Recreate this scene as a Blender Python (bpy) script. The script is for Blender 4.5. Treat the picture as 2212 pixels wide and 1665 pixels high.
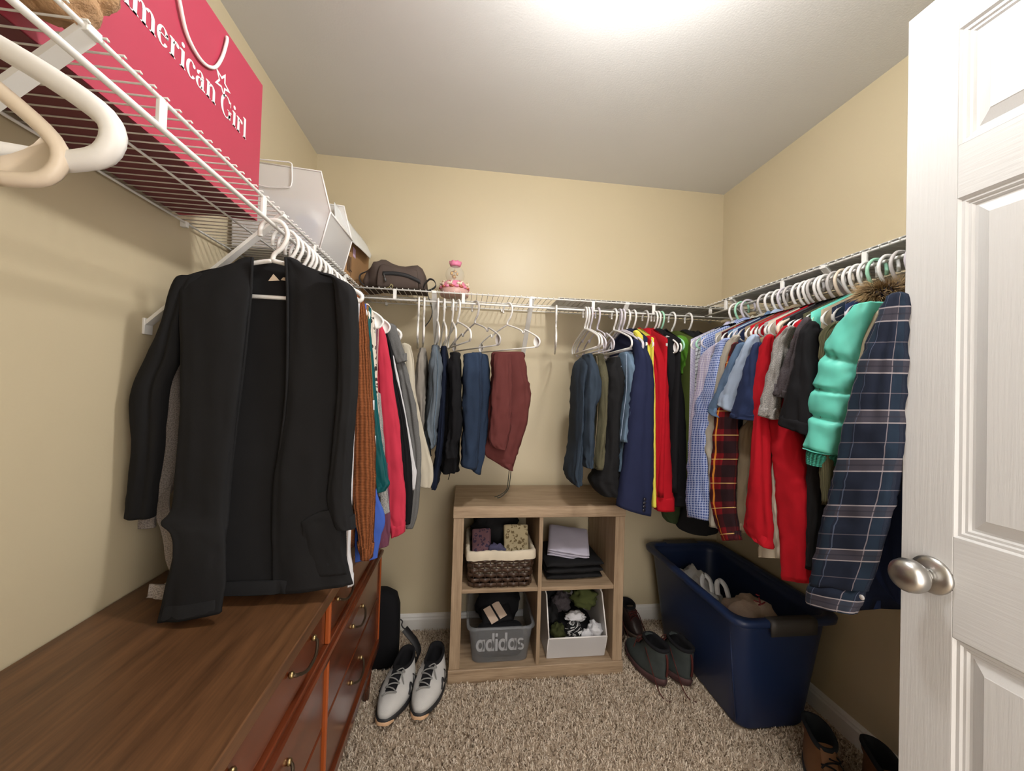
import bpy, bmesh, math, random
from mathutils import Vector, Matrix, noise as mnoise
for o in list(bpy.data.objects): bpy.data.objects.remove(o, do_unlink=True)
S = bpy.context.scene
COL = S.collection
PI = math.pi
# ------------------------------------------------------------------ camera
CAM = Vector((0.7909, -2.0338, 1.2519)); YAW, PITCH, ROLL, FPX = 0.1215, 0.0154, 0.0301, 820.48
FW = Vector((math.sin(YAW)*math.cos(PITCH), math.cos(YAW)*math.cos(PITCH), math.sin(PITCH)))
_r = Vector((math.cos(YAW), -math.sin(YAW), 0)); _u = _r.cross(FW)
RT = _r*math.cos(ROLL) + _u*math.sin(ROLL); UP = -_r*math.sin(ROLL) + _u*math.cos(ROLL)
cam = bpy.data.objects.new('camera', bpy.data.cameras.new('camera')); COL.objects.link(cam)
cam.matrix_world = Matrix(((RT.x, UP.x, -FW.x, CAM.x), (RT.y, UP.y, -FW.y, CAM.y), (RT.z, UP.z, -FW.z, CAM.z), (0, 0, 0, 1)))
cam.data.sensor_width = 36; cam.data.lens = FPX/2212*36; cam.data.clip_start = 0.02
S.camera = cam
# ------------------------------------------------------------------ world + view
wd = bpy.data.worlds.new('world'); S.world = wd; wd.use_nodes = True
bg = wd.node_tree.nodes['Background']; bg.inputs[0].default_value = (1.0, 0.93, 0.86, 1); bg.inputs[1].default_value = 5.0
S.view_settings.view_transform = 'Standard'; S.view_settings.look = 'None'
S.view_settings.gamma = 1; S.view_settings.use_curve_mapping = False; S.view_settings.exposure = 0.0
LAMP = (1.175, -1.31); LAMP_POWER = 262.0
W, H = 2.2487, 2.434
ZS, ZR = 1.6904, 1.6445            # shelf front rail, hanging rod
XL, YB, XR = 0.308, -0.3003, 1.9385 # rod lines: left, back, right

def at(u, v, axis, val):
    """photo pixel -> point on an axis plane (the plane the thing hangs or stands in)"""
    d = FW + RT*((u-1106)/FPX) - UP*((v-832.5)/FPX)
    i = 'xyz'.index(axis); t = (val-CAM[i])/d[i]
    return CAM + d*t
# ------------------------------------------------------------------ object helpers
ROOT = {}
def tag(o, label=None, cat=None, group=None, kind=None):
    if label: o['label'] = label
    if cat: o['category'] = cat
    if group: o['group'] = group
    if kind: o['kind'] = kind
    return o
def thing(name, label, cat, loc=(0, 0, 0), rz=0, group=None, kind=None):
    o = bpy.data.objects.new(name, None); COL.objects.link(o)
    o.empty_display_size = 0.05
    o.location = loc; o.rotation_euler = (0, 0, rz)
    return tag(o, label, cat, group, kind)
def mesh(name, geo, mat, smooth=True):
    me = bpy.data.meshes.new(name)
    me.from_pydata([tuple(v) for v in geo['v']], [], geo['f'])
    if geo.get('uv'):
        uvl = me.uv_layers.new(name='UVMap'); uv = geo['uv']
        fl = [c for l in me.loops for c in uv[l.vertex_index]]
        uvl.data.foreach_set('uv', fl)
    if mat: me.materials.append(mat)
    if smooth: me.polygons.foreach_set('use_smooth', [True]*len(me.polygons))
    me.update()
    return me
def obj(name, geo, mat, parent=None, smooth=True, local=False, label=None):
    """geo in world space unless local; parented meshes are stored relative to their root"""
    if parent is not None and not local:
        root = parent
        off = Vector(root.location) if root.parent is None else Vector(root.parent.location)
        geo = dict(geo); geo['v'] = [Vector(v)-off for v in geo['v']]
    o = bpy.data.objects.new(name, mesh(name, geo, mat, smooth)); COL.objects.link(o)
    if parent is not None: o.parent = parent
    if label: o['label'] = label
    return o
def inst(name, me, parent=None, loc=(0, 0, 0), rot=(0, 0, 0)):
    o = bpy.data.objects.new(name, me); COL.objects.link(o); o.location = loc; o.rotation_euler = rot
    if parent is not None: o.parent = parent
    return o
def sharp(o, ang=35):
    """auto-smooth look: mark sharp edges by angle"""
    bm = bmesh.new(); bm.from_mesh(o.data)
    for e in bm.edges:
        if len(e.link_faces) == 2 and e.calc_face_angle(0) > math.radians(ang): e.smooth = False
    bm.to_mesh(o.data); bm.free(); return o
# ------------------------------------------------------------------ geometry helpers
def G(): return {'v': [], 'f': [], 'uv': []}
def join(*gs):
    r = G()
    for g in gs:
        n = len(r['v']); r['v'] += [Vector(v) for v in g['v']]; r['f'] += [[i+n for i in f] for f in g['f']]
        if g.get('uv'): r['uv'] += g['uv']
        else: r['uv'] += [(0, 0)]*len(g['v'])
    return r
def move(g, d=(0, 0, 0), rz=0, s=1, m=None):
    M = Matrix.Translation(d) @ Matrix.Rotation(rz, 4, 'Z') @ Matrix.Scale(s, 4) if m is None else m
    r = dict(g); r['v'] = [M @ Vector(v) for v in g['v']]; return r
def box(x0, x1, y0, y1, z0, z1, b=0.002):
    b = min(b, (x1-x0)*.45, (y1-y0)*.45, (z1-z0)*.45)
    bm = bmesh.new()
    bmesh.ops.create_cube(bm, size=1)
    for v in bm.verts:
        v.co = Vector((x0+(v.co.x+.5)*(x1-x0), y0+(v.co.y+.5)*(y1-y0), z0+(v.co.z+.5)*(z1-z0)))
    if b > 1e-5: bmesh.ops.bevel(bm, geom=list(bm.edges), offset=b, segments=1, affect='EDGES', profile=.5)
    bm.verts.index_update()
    r = {'v': [v.co.copy() for v in bm.verts], 'f': [[v.index for v in f.verts] for f in bm.faces], 'uv': []}
    bm.free(); return r
def catmull(pts, sub):
    P = [tuple(float(c) for c in p) for p in pts]; out = []
    n = len(P)
    for i in range(n-1):
        p0, p1, p2, p3 = P[max(i-1, 0)], P[i], P[i+1], P[min(i+2, n-1)]
        for k in range(sub):
            t = k/sub
            out.append(tuple(.5*((2*b)+(c-a)*t+(2*a-5*b+4*c-d)*t*t+(-a+3*b-3*c+d)*t**3) for a, b, c, d in zip(p0, p1, p2, p3)))
    out.append(P[-1]); return out
def tube(pts, r, n=8, sub=0, closed=False, cap=True):
    if sub: pts = catmull(pts, sub)
    P = [Vector(p) for p in pts]; N = len(P)
    rr = r if isinstance(r, (list, tuple)) else [r]*N
    if len(rr) != N: rr = [rr[min(int(i/(N-1)*(len(rr)-1)+.5), len(rr)-1)] for i in range(N)]
    V, Fc = [], []
    t0 = (P[1]-P[0]).normalized(); a = t0.orthogonal().normalized()
    L = 0; uv = []
    for i in range(N):
        if closed: t = (P[(i+1) % N]-P[i-1]).normalized()
        else: t = (P[min(i+1, N-1)]-P[max(i-1, 0)]).normalized()
        a = (a - t*a.dot(t)).normalized(); b = t.cross(a)
        if i: L += (P[i]-P[i-1]).length
        for k in range(n):
            th = 2*PI*k/n; V.append(P[i]+(a*math.cos(th)+b*math.sin(th))*rr[i]); uv.append((k/n*2*PI*rr[i], L))
    for i in range(N if closed else N-1):
        for k in range(n):
            j = (i+1) % N
            Fc.append([i*n+k, i*n+(k+1) % n, j*n+(k+1) % n, j*n+k])
    if cap and not closed: Fc += [list(range(n))[::-1], [(N-1)*n+k for k in range(n)]]
    return {'v': V, 'f': Fc, 'uv': uv}
def loft(rings, cap0=True, cap1=True, closed=True, uvs=None):
    """rings: list of equal-length point lists"""
    n = len(rings[0]); V = [Vector(p) for r in rings for p in r]; Fc = []; uv = []
    lv = 0
    for i, r in enumerate(rings):
        if i: lv += sum((Vector(r[k])-Vector(rings[i-1][k])).length for k in range(0, n, max(1, n//4)))/len(range(0, n, max(1, n//4)))
        lu = 0
        for k in range(n):
            if k: lu += (Vector(r[k])-Vector(r[k-1])).length
            uv.append((lu, lv))
    for i in range(len(rings)-1):
        for k in range(n if closed else n-1):
            Fc.append([i*n+k, i*n+(k+1) % n, (i+1)*n+(k+1) % n, (i+1)*n+k])
    if cap0: Fc.append(list(range(n))[::-1])
    if cap1: Fc.append([(len(rings)-1)*n+k for k in range(n)])
    return {'v': V, 'f': Fc, 'uv': uvs or uv}
def lathe(prof, c=(0, 0, 0), n=24, cap0=False, cap1=False):
    return loft([[(c[0]+r*math.cos(2*PI*k/n), c[1]+r*math.sin(2*PI*k/n), c[2]+z) for k in range(n)] for r, z in prof], cap0, cap1)
def blob(c, s, seed=0, amp=.15, n=20, m=12, freq=2.0, flat=0, p=1.0):
    """lumpy ellipsoid"""
    rings = []
    for i in range(m+1):
        ph = -PI/2+PI*(.02+.96*i/m)
        ring = []
        for k in range(n):
            th = 2*PI*k/n
            d = Vector((math.cos(ph)*math.cos(th), math.cos(ph)*math.sin(th), math.sin(ph)))
            f = 1+amp*mnoise.noise(d*freq+Vector((seed*3.1, seed*1.7, seed*.9)))+amp*.5*mnoise.noise(d*freq*2.3+Vector((seed, 9, seed*2)))
            sg = lambda q: math.copysign(abs(q)**p, q)
            q = Vector((sg(d.x)*s[0], sg(d.y)*s[1], sg(d.z)*s[2]))*f
            if flat and q.z < -s[2]*flat: q.z = -s[2]*flat
            ring.append(Vector(c)+q)
        rings.append(ring)
    return loft(rings)
def poly_extrude(pts2, frame, h):
    """2-D outline (convex or simple) extruded along frame normal; frame=(origin, ex, ey)"""
    o, ex, ey = [Vector(a) for a in frame]; nz = ex.cross(ey).normalized(); n = len(pts2)
    V = [o+ex*a+ey*b for a, b in pts2]+[o+ex*a+ey*b+nz*h for a, b in pts2]
    Fc = [list(range(n))[::-1], [n+i for i in range(n)]]+[[i, (i+1) % n, n+(i+1) % n, n+i] for i in range(n)]
    return {'v': V, 'f': Fc, 'uv': []}
# ------------------------------------------------------------------ materials
def srgb(r, g, b):
    f = lambda c: (c/255/12.92) if c/255 <= .04045 else ((c/255+.055)/1.055)**2.4
    return (f(r), f(g), f(b), 1)
class NT:
    def __init__(s, name):
        s.m = bpy.data.materials.new(name); s.m.use_nodes = True; s.t = s.m.node_tree
        s.b = s.t.nodes['Principled BSDF']; s.out = s.t.nodes['Material Output']
    def n(s, typ, ins=None, **kw):
        nd = s.t.nodes.new(typ)
        for k, v in kw.items(): setattr(nd, k, v)
        for k, v in (ins or {}).items(): s.set(nd.inputs[k], v)
        return nd
    def set(s, sock, v):
        if hasattr(v, 'is_linked') or isinstance(v, bpy.types.NodeSocket): s.t.links.new(v, sock)
        elif hasattr(v, 'outputs'): s.t.links.new(v.outputs[0], sock)
        else: sock.default_value = v
    def p(s, **kw):
        for k, v in kw.items(): s.set(s.b.inputs[k.replace('_', ' ')], v)
        return s
    def math(s, op, a, b=0.0):
        nd = s.n('ShaderNodeMath', operation=op); s.set(nd.inputs[0], a); s.set(nd.inputs[1], b); return nd.outputs[0]
    def mix(s, f, a, b):
        nd = s.n('ShaderNodeMix', data_type='RGBA'); s.set(nd.inputs[0], f); s.set(nd.inputs[6], a); s.set(nd.inputs[7], b); return nd.outputs[2]
    def coords(s, kind='Object', scale=(1, 1, 1)):
        tc = s.n('ShaderNodeTexCoord'); mp = s.n('ShaderNodeMapping'); mp.inputs['Scale'].default_value = scale
        s.t.links.new(tc.outputs[kind], mp.inputs[0]); return mp.outputs[0]
    def noise(s, vec, scale, detail=3, rough=.5):
        nd = s.n('ShaderNodeTexNoise', {'Vector': vec, 'Scale': scale, 'Detail': detail, 'Roughness': rough}); return nd.outputs[0]
    def ramp(s, f, stops):
        nd = s.n('ShaderNodeValToRGB'); s.set(nd.inputs[0], f); e = nd.color_ramp.elements
        while len(e) < len(stops): e.new(.5)
        for i, (p, c) in enumerate(stops): e[i].position = p; e[i].color = c
        return nd.outputs[0]
    def bump(s, h, strength=.3, dist=.001):
        nd = s.n('ShaderNodeBump', {'Height': h, 'Strength': strength, 'Distance': dist}); s.set(s.b.inputs['Normal'], nd.outputs[0]); return s
def mul(c, k): return (min(c[0]*k, 1), min(c[1]*k, 1), min(c[2]*k, 1), 1)
MATS = {}
def plain(name, c, rough=.5, metal=0, bump=0, bscale=200, var=0, spec=.5, **kw):
    if name in MATS: return MATS[name]
    t = NT(name); t.p(Roughness=rough, Metallic=metal); t.b.inputs['Specular IOR Level'].default_value = spec
    v = t.coords()
    t.p(Base_Color=t.mix(t.noise(v, 12, 3), mul(c, 1-var), mul(c, 1+var)) if var else c)
    if bump: t.bump(t.noise(v, bscale, 4), bump, .001)
    for k, q in kw.items(): t.set(t.b.inputs[k.replace('_', ' ')], q)
    MATS[name] = t.m; return t.m
def fabric(name, c, kind='plain', c2=None, lines=None, rough=.9):
    """cloth; UV is in metres (u round the piece, v down its length)"""
    if name in MATS: return MATS[name]
    c = mul(c, .80) if max(c[:3]) > .03 else c
    t = NT(name); t.p(Roughness=rough); t.b.inputs['Specular IOR Level'].default_value = .2
    uv = t.coords('UV'); ob = t.coords('Object')
    sep = t.n('ShaderNodeSeparateXYZ', {0: uv}); U, Vv = sep.outputs[0], sep.outputs[1]
    n1 = t.noise(ob, 14, 3); n2 = t.noise(ob, 900, 2)
    base = t.mix(n1, mul(c, .86), mul(c, 1.12)); hgt = n2; bs, bd = .25, .0006
    if kind == 'heather':
        base = t.mix(t.ramp(t.noise(uv, 420, 2), [(.42, (0, 0, 0, 1)), (.6, (1, 1, 1, 1))]), base, c2 or mul(c, .5))
    elif kind == 'rib':
        w = t.n('ShaderNodeTexWave', {'Vector': uv, 'Scale': 38.0, 'Distortion': 1.5, 'Detail': 1.0}, bands_direction='X')
        w2 = t.n('ShaderNodeTexWave', {'Vector': uv, 'Scale': 75.0, 'Distortion': .5}, bands_direction='Y')
        h = t.math('ADD', w.outputs[1], t.math('MULTIPLY', w2.outputs[1], .35))
        base = t.mix(h, mul(c, .55), mul(c, 1.15)); hgt = h; bs, bd = .8, .003
    elif kind == 'denim':
        tw = t.n('ShaderNodeTexNoise', {'Vector': t.coords('UV', (260, 40, 1)), 'Scale': 3.0, 'Detail': 2.0}).outputs[0]
        base = t.mix(t.math('MULTIPLY', tw, .7), mul(c, .75), mul(c, 1.35)); base = t.mix(t.ramp(t.noise(uv, 6, 2), [(.45, (0, 0, 0, 1)), (.75, (.5, .5, .5, 1))]), base, mul(c, 1.7))
    elif kind == 'cord':
        w = t.n('ShaderNodeTexWave', {'Vector': uv, 'Scale': 70.0, 'Distortion': .4}, bands_direction='X')
        base = t.mix(w.outputs[1], mul(c, .7), mul(c, 1.2)); hgt = w.outputs[1]; bs, bd = .6, .0015
    elif kind == 'floral':
        vo = t.n('ShaderNodeTexVoronoi', {'Vector': uv, 'Scale': 58.0, 'Randomness': 1.0})
        ns = t.noise(uv, 90, 3)
        mask = t.math('MULTIPLY', t.math('LESS_THAN', vo.outputs[0], .46), t.math('GREATER_THAN', ns, .47))
        base = t.mix(mask, base, c2)
    def stripe(coord, period, centre, width):
        f = t.math('FRACT', t.math('ADD', t.math('DIVIDE', coord, period), 10.0-centre+.5))
        return t.math('LESS_THAN', t.math('ABSOLUTE', t.math('SUBTRACT', f, .5)), width/2)
    for ax, per, cen, wid, col, op in (lines or []):
        m = stripe(U if ax == 'u' else Vv, per, cen, wid)
        base = t.mix(t.math('MULTIPLY', m, op), base, col)
    t.p(Base_Color=base); t.bump(hgt, bs, bd)
    MATS[name] = t.m; return t.m
def clear(name, tint, alpha, rough=.25):
    if name in MATS: return MATS[name]
    t = NT(name); t.p(Base_Color=tint, Roughness=rough)
    tr = t.n('ShaderNodeBsdfTransparent', {0: tuple(.5+.5*q for q in tint)})
    mx = t.n('ShaderNodeMixShader', {0: alpha}); t.t.links.new(tr.outputs[0], mx.inputs[1]); t.t.links.new(t.b.outputs[0], mx.inputs[2])
    t.t.links.new(mx.outputs[0], t.out.inputs[0]); MATS[name] = t.m; return t.m
def wood(name, c1, c2, axis, scale=1.0, rough=.4, stretch=14, spec=.5, coat=0):
    if name in MATS: return MATS[name]
    t = NT(name); sc = [stretch]*3; sc['xyz'.index(axis)] = .9
    v = t.coords('Object', tuple(s*scale for s in sc))
    n = t.noise(v, 2.2, 6, .62); n2 = t.noise(v, 9, 5, .6)
    f = t.math('ADD', t.math('MULTIPLY', n, .65), t.math('MULTIPLY', n2, .35))
    t.p(Base_Color=t.ramp(f, [(.36, c1), (.50, tuple((a+b)/2 for a, b in zip(c1, c2))), (.64, c2)]), Roughness=rough)
    t.b.inputs['Specular IOR Level'].default_value = spec
    if coat: t.p(**{'Coat Weight': coat, 'Coat Roughness': .15})
    t.bump(n2, .12, .001); MATS[name] = t.m; return t.m
# ================================================================== SETTING
def paint(name, c, rough, spec, bs=.12):
    t = NT(name); v = t.coords()
    t.p(Base_Color=t.mix(t.noise(v, 3, 3), mul(c, .96), mul(c, 1.03)), Roughness=rough); t.b.inputs['Specular IOR Level'].default_value = spec
    t.bump(t.noise(v, 170, 3), bs, .0015); return t.m
M_wall = paint('tan wall paint', (.56, .480, .325, 1), .42, .45)
M_ceil = paint('flat ceiling paint', (.66, .66, .655, 1), .9, .1, .25)
M_trim = plain('white trim paint', (.78, .77, .74, 1), .35)
M_wire = plain('white vinyl coated wire', (.82, .82, .80, 1), .3)
def struct(name, geo, mat, label, cat, smooth=False, parent=None):
    o = obj(name, geo, mat, parent, smooth)
    if parent is None: tag(o, label, cat, kind='structure')
    return o
YF = -2.25   # wall with the doorway, behind the camera
struct('wall_left', box(-.1, 0, YF, .1, 0, H, 0), M_wall, 'tan painted wall behind the dresser', 'wall')
struct('wall_back', box(0, W, 0, .1, 0, H, 0), M_wall, 'tan painted wall facing the viewer at the end of the closet', 'wall')
struct('wall_right', box(W, W+.1, YF, .1, 0, H, 0), M_wall, 'tan painted wall behind the open door and hanging shirts', 'wall')
DX0, DX1 = .87, 1.672
fw = join(box(-.1, DX0, YF-.1, YF, 0, H, 0), box(DX1+.04, W+.1, YF-.1, YF, 0, H, 0), box(DX0, DX1+.04, YF-.1, YF, 2.06, H, 0))
struct('wall_front', fw, M_wall, 'tan wall holding the doorway behind the viewer', 'wall')
struct('ceiling', box(-.1, W+.1, YF-.1, .1, H, H+.08, 0), M_ceil, 'plain off-white ceiling', 'ceiling')
# carpet: a floor slab and the pile standing on it
t = NT('beige carpet base'); v = t.coords(); t.p(Roughness=1.0, Base_Color=t.mix(t.noise(v, 160, 3), (.26, .19, .13, 1), (.55, .45, .34, 1))); M_cbase = t.m
struct('floor', box(-.1, W+.1, YF-1.2, .1, -.08, 0, 0), M_cbase, 'beige cut-pile carpet floor', 'floor')
t = NT('beige carpet pile'); at_ = t.n('ShaderNodeAttribute', attribute_name='tuft')
t.p(Roughness=1.0, Base_Color=t.ramp(at_.outputs['Fac'], [(0, (.17, .12, .08, 1)), (.22, (.48, .39, .30, 1)), (.6, (.67, .57, .46, 1)), (1, (.80, .71, .60, 1))]))
t.b.inputs['Specular IOR Level'].default_value = .05; M_pile = t.m
FOOT = [(.75, 1.535, -.392, 0), (1.845, 2.145, -.71, -.115), (.33, .52, -.29, -.18), (.535, .575, -.55, -.33), (.645, .69, -.55, -.31), (1.62, 1.67, -.48, -.24), (1.73, 1.765, -.48, -.24), (.40, .46, -.46, -.41), (.3, .62, -.29, -.225)]
def carpet():
    rnd = random.Random(4); V, Fc, A = [], [], []
    for i in range(62000):
        x, y = rnd.uniform(.3, W-.02), rnd.uniform(-1.2, -.015)
        if any(a < x < b and c < y < d for a, b, c, d in FOOT): continue
        lean = rnd.uniform(0, 2*PI); l = rnd.uniform(.002, .009); h = rnd.uniform(.006, .013); r = rnd.uniform(.0018, .0034)
        a0 = rnd.uniform(0, 2*PI); n = len(V); c = rnd.random()
        for k in range(3): V.append((x+r*math.cos(a0+k*2.094), y+r*math.sin(a0+k*2.094), 0.0))
        tx, ty = x+l*math.cos(lean), y+l*math.sin(lean)
        for k in range(3): V.append((tx+r*.75*math.cos(a0+1+k*2.094), ty+r*.75*math.sin(a0+1+k*2.094), h))
        for k in range(3): Fc.append((n+k, n+(k+1) % 3, n+3+(k+1) % 3, n+3+k))
        Fc.append((n+3, n+4, n+5)); A += [c]*6
    o = obj('carpet_pile', {'v': V, 'f': Fc}, M_pile, smooth=False)
    at2 = o.data.attributes.new('tuft', 'FLOAT', 'POINT'); at2.data.foreach_set('value', A)
    tag(o, 'short twisted beige carpet pile covering the closet floor', 'carpet', kind='stuff')
carpet()
# baseboards
def baseboard(name, p0, p1, nrm, label):
    p0, p1, nrm = Vector(p0), Vector(p1), Vector(nrm)
    prof = [(.0, .0), (.013, .0), (.013, .058), (.010, .066), (.010, .072), (.006, .082), (.0, .085)]
    rings = [[p+nrm*a+Vector((0, 0, b)) for a, b in prof] for p in (p0, p1)]
    g = loft(rings); struct(name, g, M_trim, label, 'baseboard')
baseboard('baseboard_back', (0.02, 0, 0), (W-.02, 0, 0), (0, -1, 0), 'white moulded baseboard along the end wall')
baseboard('baseboard_right', (W, -2.2, 0), (W, -.02, 0), (-1, 0, 0), 'white moulded baseboard along the wall behind the blue bin')
baseboard('baseboard_left', (0, -2.2, 0), (0, -.02, 0), (1, 0, 0), 'white moulded baseboard hidden behind the dresser')
# caulk lines where wall meets ceiling are left to the light
# ------------------------------------------------------------------ ceiling lamp (just above the top of the frame)
lamp = thing('ceiling_lamp', 'round white ceiling light bulb glowing in a porcelain holder', 'ceiling lamp', (LAMP[0], LAMP[1], H))
obj('lamp_base', lathe([(.02, 0), (.06, 0), (.058, -.012), (.032, -.03), (.026, -.08)], (LAMP[0], LAMP[1], H), 40, True, True), plain('white porcelain', (.8, .8, .78, 1), .4), lamp)
t = NT('glowing frosted bulb'); em = t.n('ShaderNodeEmission', {0: (1.0, .985, .96, 1), 1: LAMP_POWER}); t.t.links.new(em.outputs[0], t.out.inputs[0])
obj('bulb', loft([[(LAMP[0]+.06*math.cos(p)*math.cos(2*PI*k/24), LAMP[1]+.06*math.cos(p)*math.sin(2*PI*k/24), H-.135+.06*math.sin(p)) for k in range(24)] for p in [-PI/2+.05+i*(PI-.3)/14 for i in range(15)]]), t.m, lamp)
# ------------------------------------------------------------------ six-panel door, open at a right angle
def grain(name, axis):
    t = NT(name); sc = [60, 60, 60]; sc['xyz'.index(axis)] = 3
    n = t.noise(t.coords('Object', tuple(sc)), 2.5, 5, .6)
    t.p(Base_Color=(.53, .53, .525, 1), Roughness=.36); t.bump(n, .35, .0016); return t.m
M_dz, M_dy = grain('white moulded door skin upright grain', 'z'), grain('white moulded door skin level grain', 'y')
XD, YE, DWID, DT = 1.67, -1.367, .762, .035
door = thing('door_1', 'white six-panel door standing open at the right edge', 'door', (XD, YE, .012), kind='structure')
cols = [(YE-.082-.245, YE-.082), (YE-.082-.245-.10-.245, YE-.082-.245-.10)]
rows_ = [(1.725, 1.941), (1.014, 1.627), (.21, .836)]
ye2 = YE-DWID
for a, b in ((YE-.082, YE), (cols[1][1], cols[0][0]), (ye2, cols[1][0])): obj('stile', box(XD, XD+DT, a, b, .012, 2.035, .0012), M_dz, door, False)
zz = [.012] + [z for r in sorted(rows_) for z in r] + [2.035]
for c in cols:
    for k in range(0, len(zz), 2):
        obj('rail', box(XD, XD+DT, c[0], c[1], zz[k], zz[k+1], .0006), M_dy, door, False)
    for z0, z1 in rows_:
        def ring(ins, dep): return [(XD+dep, c[1]-ins, z0+ins), (XD+dep, c[1]-ins, z1-ins), (XD+dep, c[0]+ins, z1-ins), (XD+dep, c[0]+ins, z0+ins)]
        obj('moulding', loft([ring(a, b) for a, b in ((0, 0), (.0035, .0045), (.0085, .0045), (.011, .008), (.015, .008), (.018, .0115), (.022, .0115))], False, False), M_dz, door, False)
        obj('panel', loft([ring(a, b) for a, b in ((.022, .0115), (.040, .0035), (.0412, .0025), (.0412, .0025))], False, True), M_dz, door, False)
        obj('back_panel', box(XD+.016, XD+DT-.004, c[0], c[1], z0, z1, 0), M_dz, door, False)
M_nickel = plain('brushed nickel', (.46, .45, .43, 1), .32, 1.0)
knob_c = at(2013, 1241, 'x', XD)
def alongx(prof, c, n=32):   # lathe about -x, starting on the door face
    return loft([[(c[0]-d, c[1]+r*math.cos(2*PI*k/n), c[2]+r*math.sin(2*PI*k/n)) for k in range(n)] for r, d in prof], True, True)
kn = obj('knob', alongx([(.014, .014), (.0125, .018), (.012, .026), (.016, .029), (.024, .033), (.029, .041), (.0305, .05), (.029, .058), (.024, .065), (.014, .0695), (.003, .071)], knob_c), M_nickel, door, label='oval brushed nickel knob')
obj('rosette', alongx([(.0335, -.001), (.034, .003), (.0325, .006), (.026, .009), (.019, .0125), (.0145, .014)], knob_c), M_nickel, kn)
obj('hinge', join(*[tube([(XD-.004, ye2-.004, z-.04), (XD-.004, ye2-.004, z+.04)], .006, 8) for z in (.25, 1.05, 1.85)]), M_nickel, door)
obj('latch_plate', box(XD+.006, XD+.029, YE-.0005, YE+.001, .905, .962, .0003), M_nickel, door, False)
# ------------------------------------------------------------------ wire shelves
def wire_shelf(name, label, a0, a1, axis, front, back, braces, clips):
    """axis: the direction it runs ('x' or 'y'); front/back: the other coordinate of rail and wall edge"""
    def P(a, b, z): return Vector((a, b, z)) if axis == 'x' else Vector((b, a, z))
    sg = 1 if front > back else -1     # from wall to front
    root = thing(name, label, 'shelf', P((a0+a1)/2, back, ZS))
    depth = abs(front-back)
    # one deck wire, shared by all
    g = tube([P(0, back, ZS+.0035), P(0, front-sg*.01, ZS+.0035), P(0, front+sg*.006, ZS+.0035), P(0, front+sg*.008, ZS+.000)], .0016, 6)
    base = mesh('deck_wire', move(g, -Vector(root.location)+P(a0, 0, 0)), M_wire)
    n = int((a1-a0)/.0254)
    for i in range(n+1): inst('deck_wire', base, root, P(i*.0254+.005, 0, 0))
    for nm, b, z, r in (('front_rail', front, ZS-.002, .0034), ('hanging_rod', front, ZR, .0048), ('back_rail', back+sg*.012, ZS-.002, .003), ('middle_rail', back+sg*depth*.52, ZS-.0025, .0027)):
        obj(nm, tube([P(a0, b, z), P(a1, b, z)], r, 10), M_wire, root)
    for c in clips: obj('rail_clip', box(*( [c-.0075, c+.0075, front-.004, front+.004] if axis == 'x' else [front-.004, front+.004, c-.0075, c+.0075]), ZR-.002, ZS+.001, .0015), M_wire, root, False)
    for c in braces:
        p0, p1 = P(c, front-sg*.004, ZS-.006), P(c, back+sg*.004, ZS-.30)
        d = (p1-p0).normalized(); s = P(1, 0, 0)-P(0, 0, 0); q = d.cross(s).normalized()
        rings = [[p+s*a+q*b for a, b in ((-.011, .003), (-.011, -.005), (-.008, -.005), (-.008, 0), (.008, 0), (.008, -.005), (.011, -.005), (.011, .003))] for p in (p0, p1)]
        br = obj('support_brace', loft(rings), M_wire, root, False)
        obj('brace_foot', box(*([c-.013, c+.013, back, back+.006] if axis == 'x' and sg > 0 else [c-.013, c+.013, back-.006, back] if axis == 'x' else [back, back+.006, c-.013, c+.013] if sg > 0 else [back-.006, back, c-.013, c+.013]), ZS-.325, ZS-.285, .001), M_wire, br, False)
        obj('brace_head', box(*([c-.010, c+.010, front-.006, front+.006] if axis == 'x' else [front-.006, front+.006, c-.010, c+.010]), ZS-.008, ZS+.003, .001), M_wire, br, False)
    k = int((a1-a0)/.3)
    for i in range(k+1):
        c = a0+.06+i*.3
        g = box(*([c-.006, c+.006, back, back+.016] if axis == 'x' and sg > 0 else [c-.006, c+.006, back-.016, back] if axis == 'x' else [back, back+.016, c-.006, c+.006] if sg > 0 else [back-.016, back, c-.006, c+.006]), ZS-.014, ZS+.002, .001)
        obj('wall_clip', g, M_wire, root, False)
    return root
wire_shelf('wire_shelf', 'white wire shelf over the dresser carrying the crimson gift bag', -2.15, -.318, 'y', XL, 0, (-1.50, -.99, -.46), [-1.992, -1.69, -1.386, -1.085, -.785, -.48])
wire_shelf('wire_shelf', 'white wire shelf along the end wall carrying the brown waist pack', .012, W-.012, 'x', YB, 0, (.637, 1.085, 1.547), [.466, .768, 1.078, 1.378, 1.68, 1.975])
wire_shelf('wire_shelf', 'white wire shelf along the right wall above the packed shirts', -2.15, -.318, 'y', XR, W, (-.497, -.931, -1.5), [-.463, -.769, -1.06, -1.37, -1.67])
M_liner = clear('milky shelf liner', (.78, .78, .77, 1), .86, .35)
g = box(1.21, W-.02, YB-.002, -.015, ZS+.0056, ZS+.0072, .0003)
tag(obj('shelf_liner', g, M_liner, None, False), 'milky plastic liner sheet lying on the right half of the end-wall shelf', 'shelf liner')
g = box(XR-.003, W-.015, -2.1, -.44, ZS+.0056, ZS+.0072, .0003)
tag(obj('shelf_liner', g, M_liner, None, False), 'milky plastic liner sheet lying along the right-hand shelf', 'shelf liner')
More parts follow.
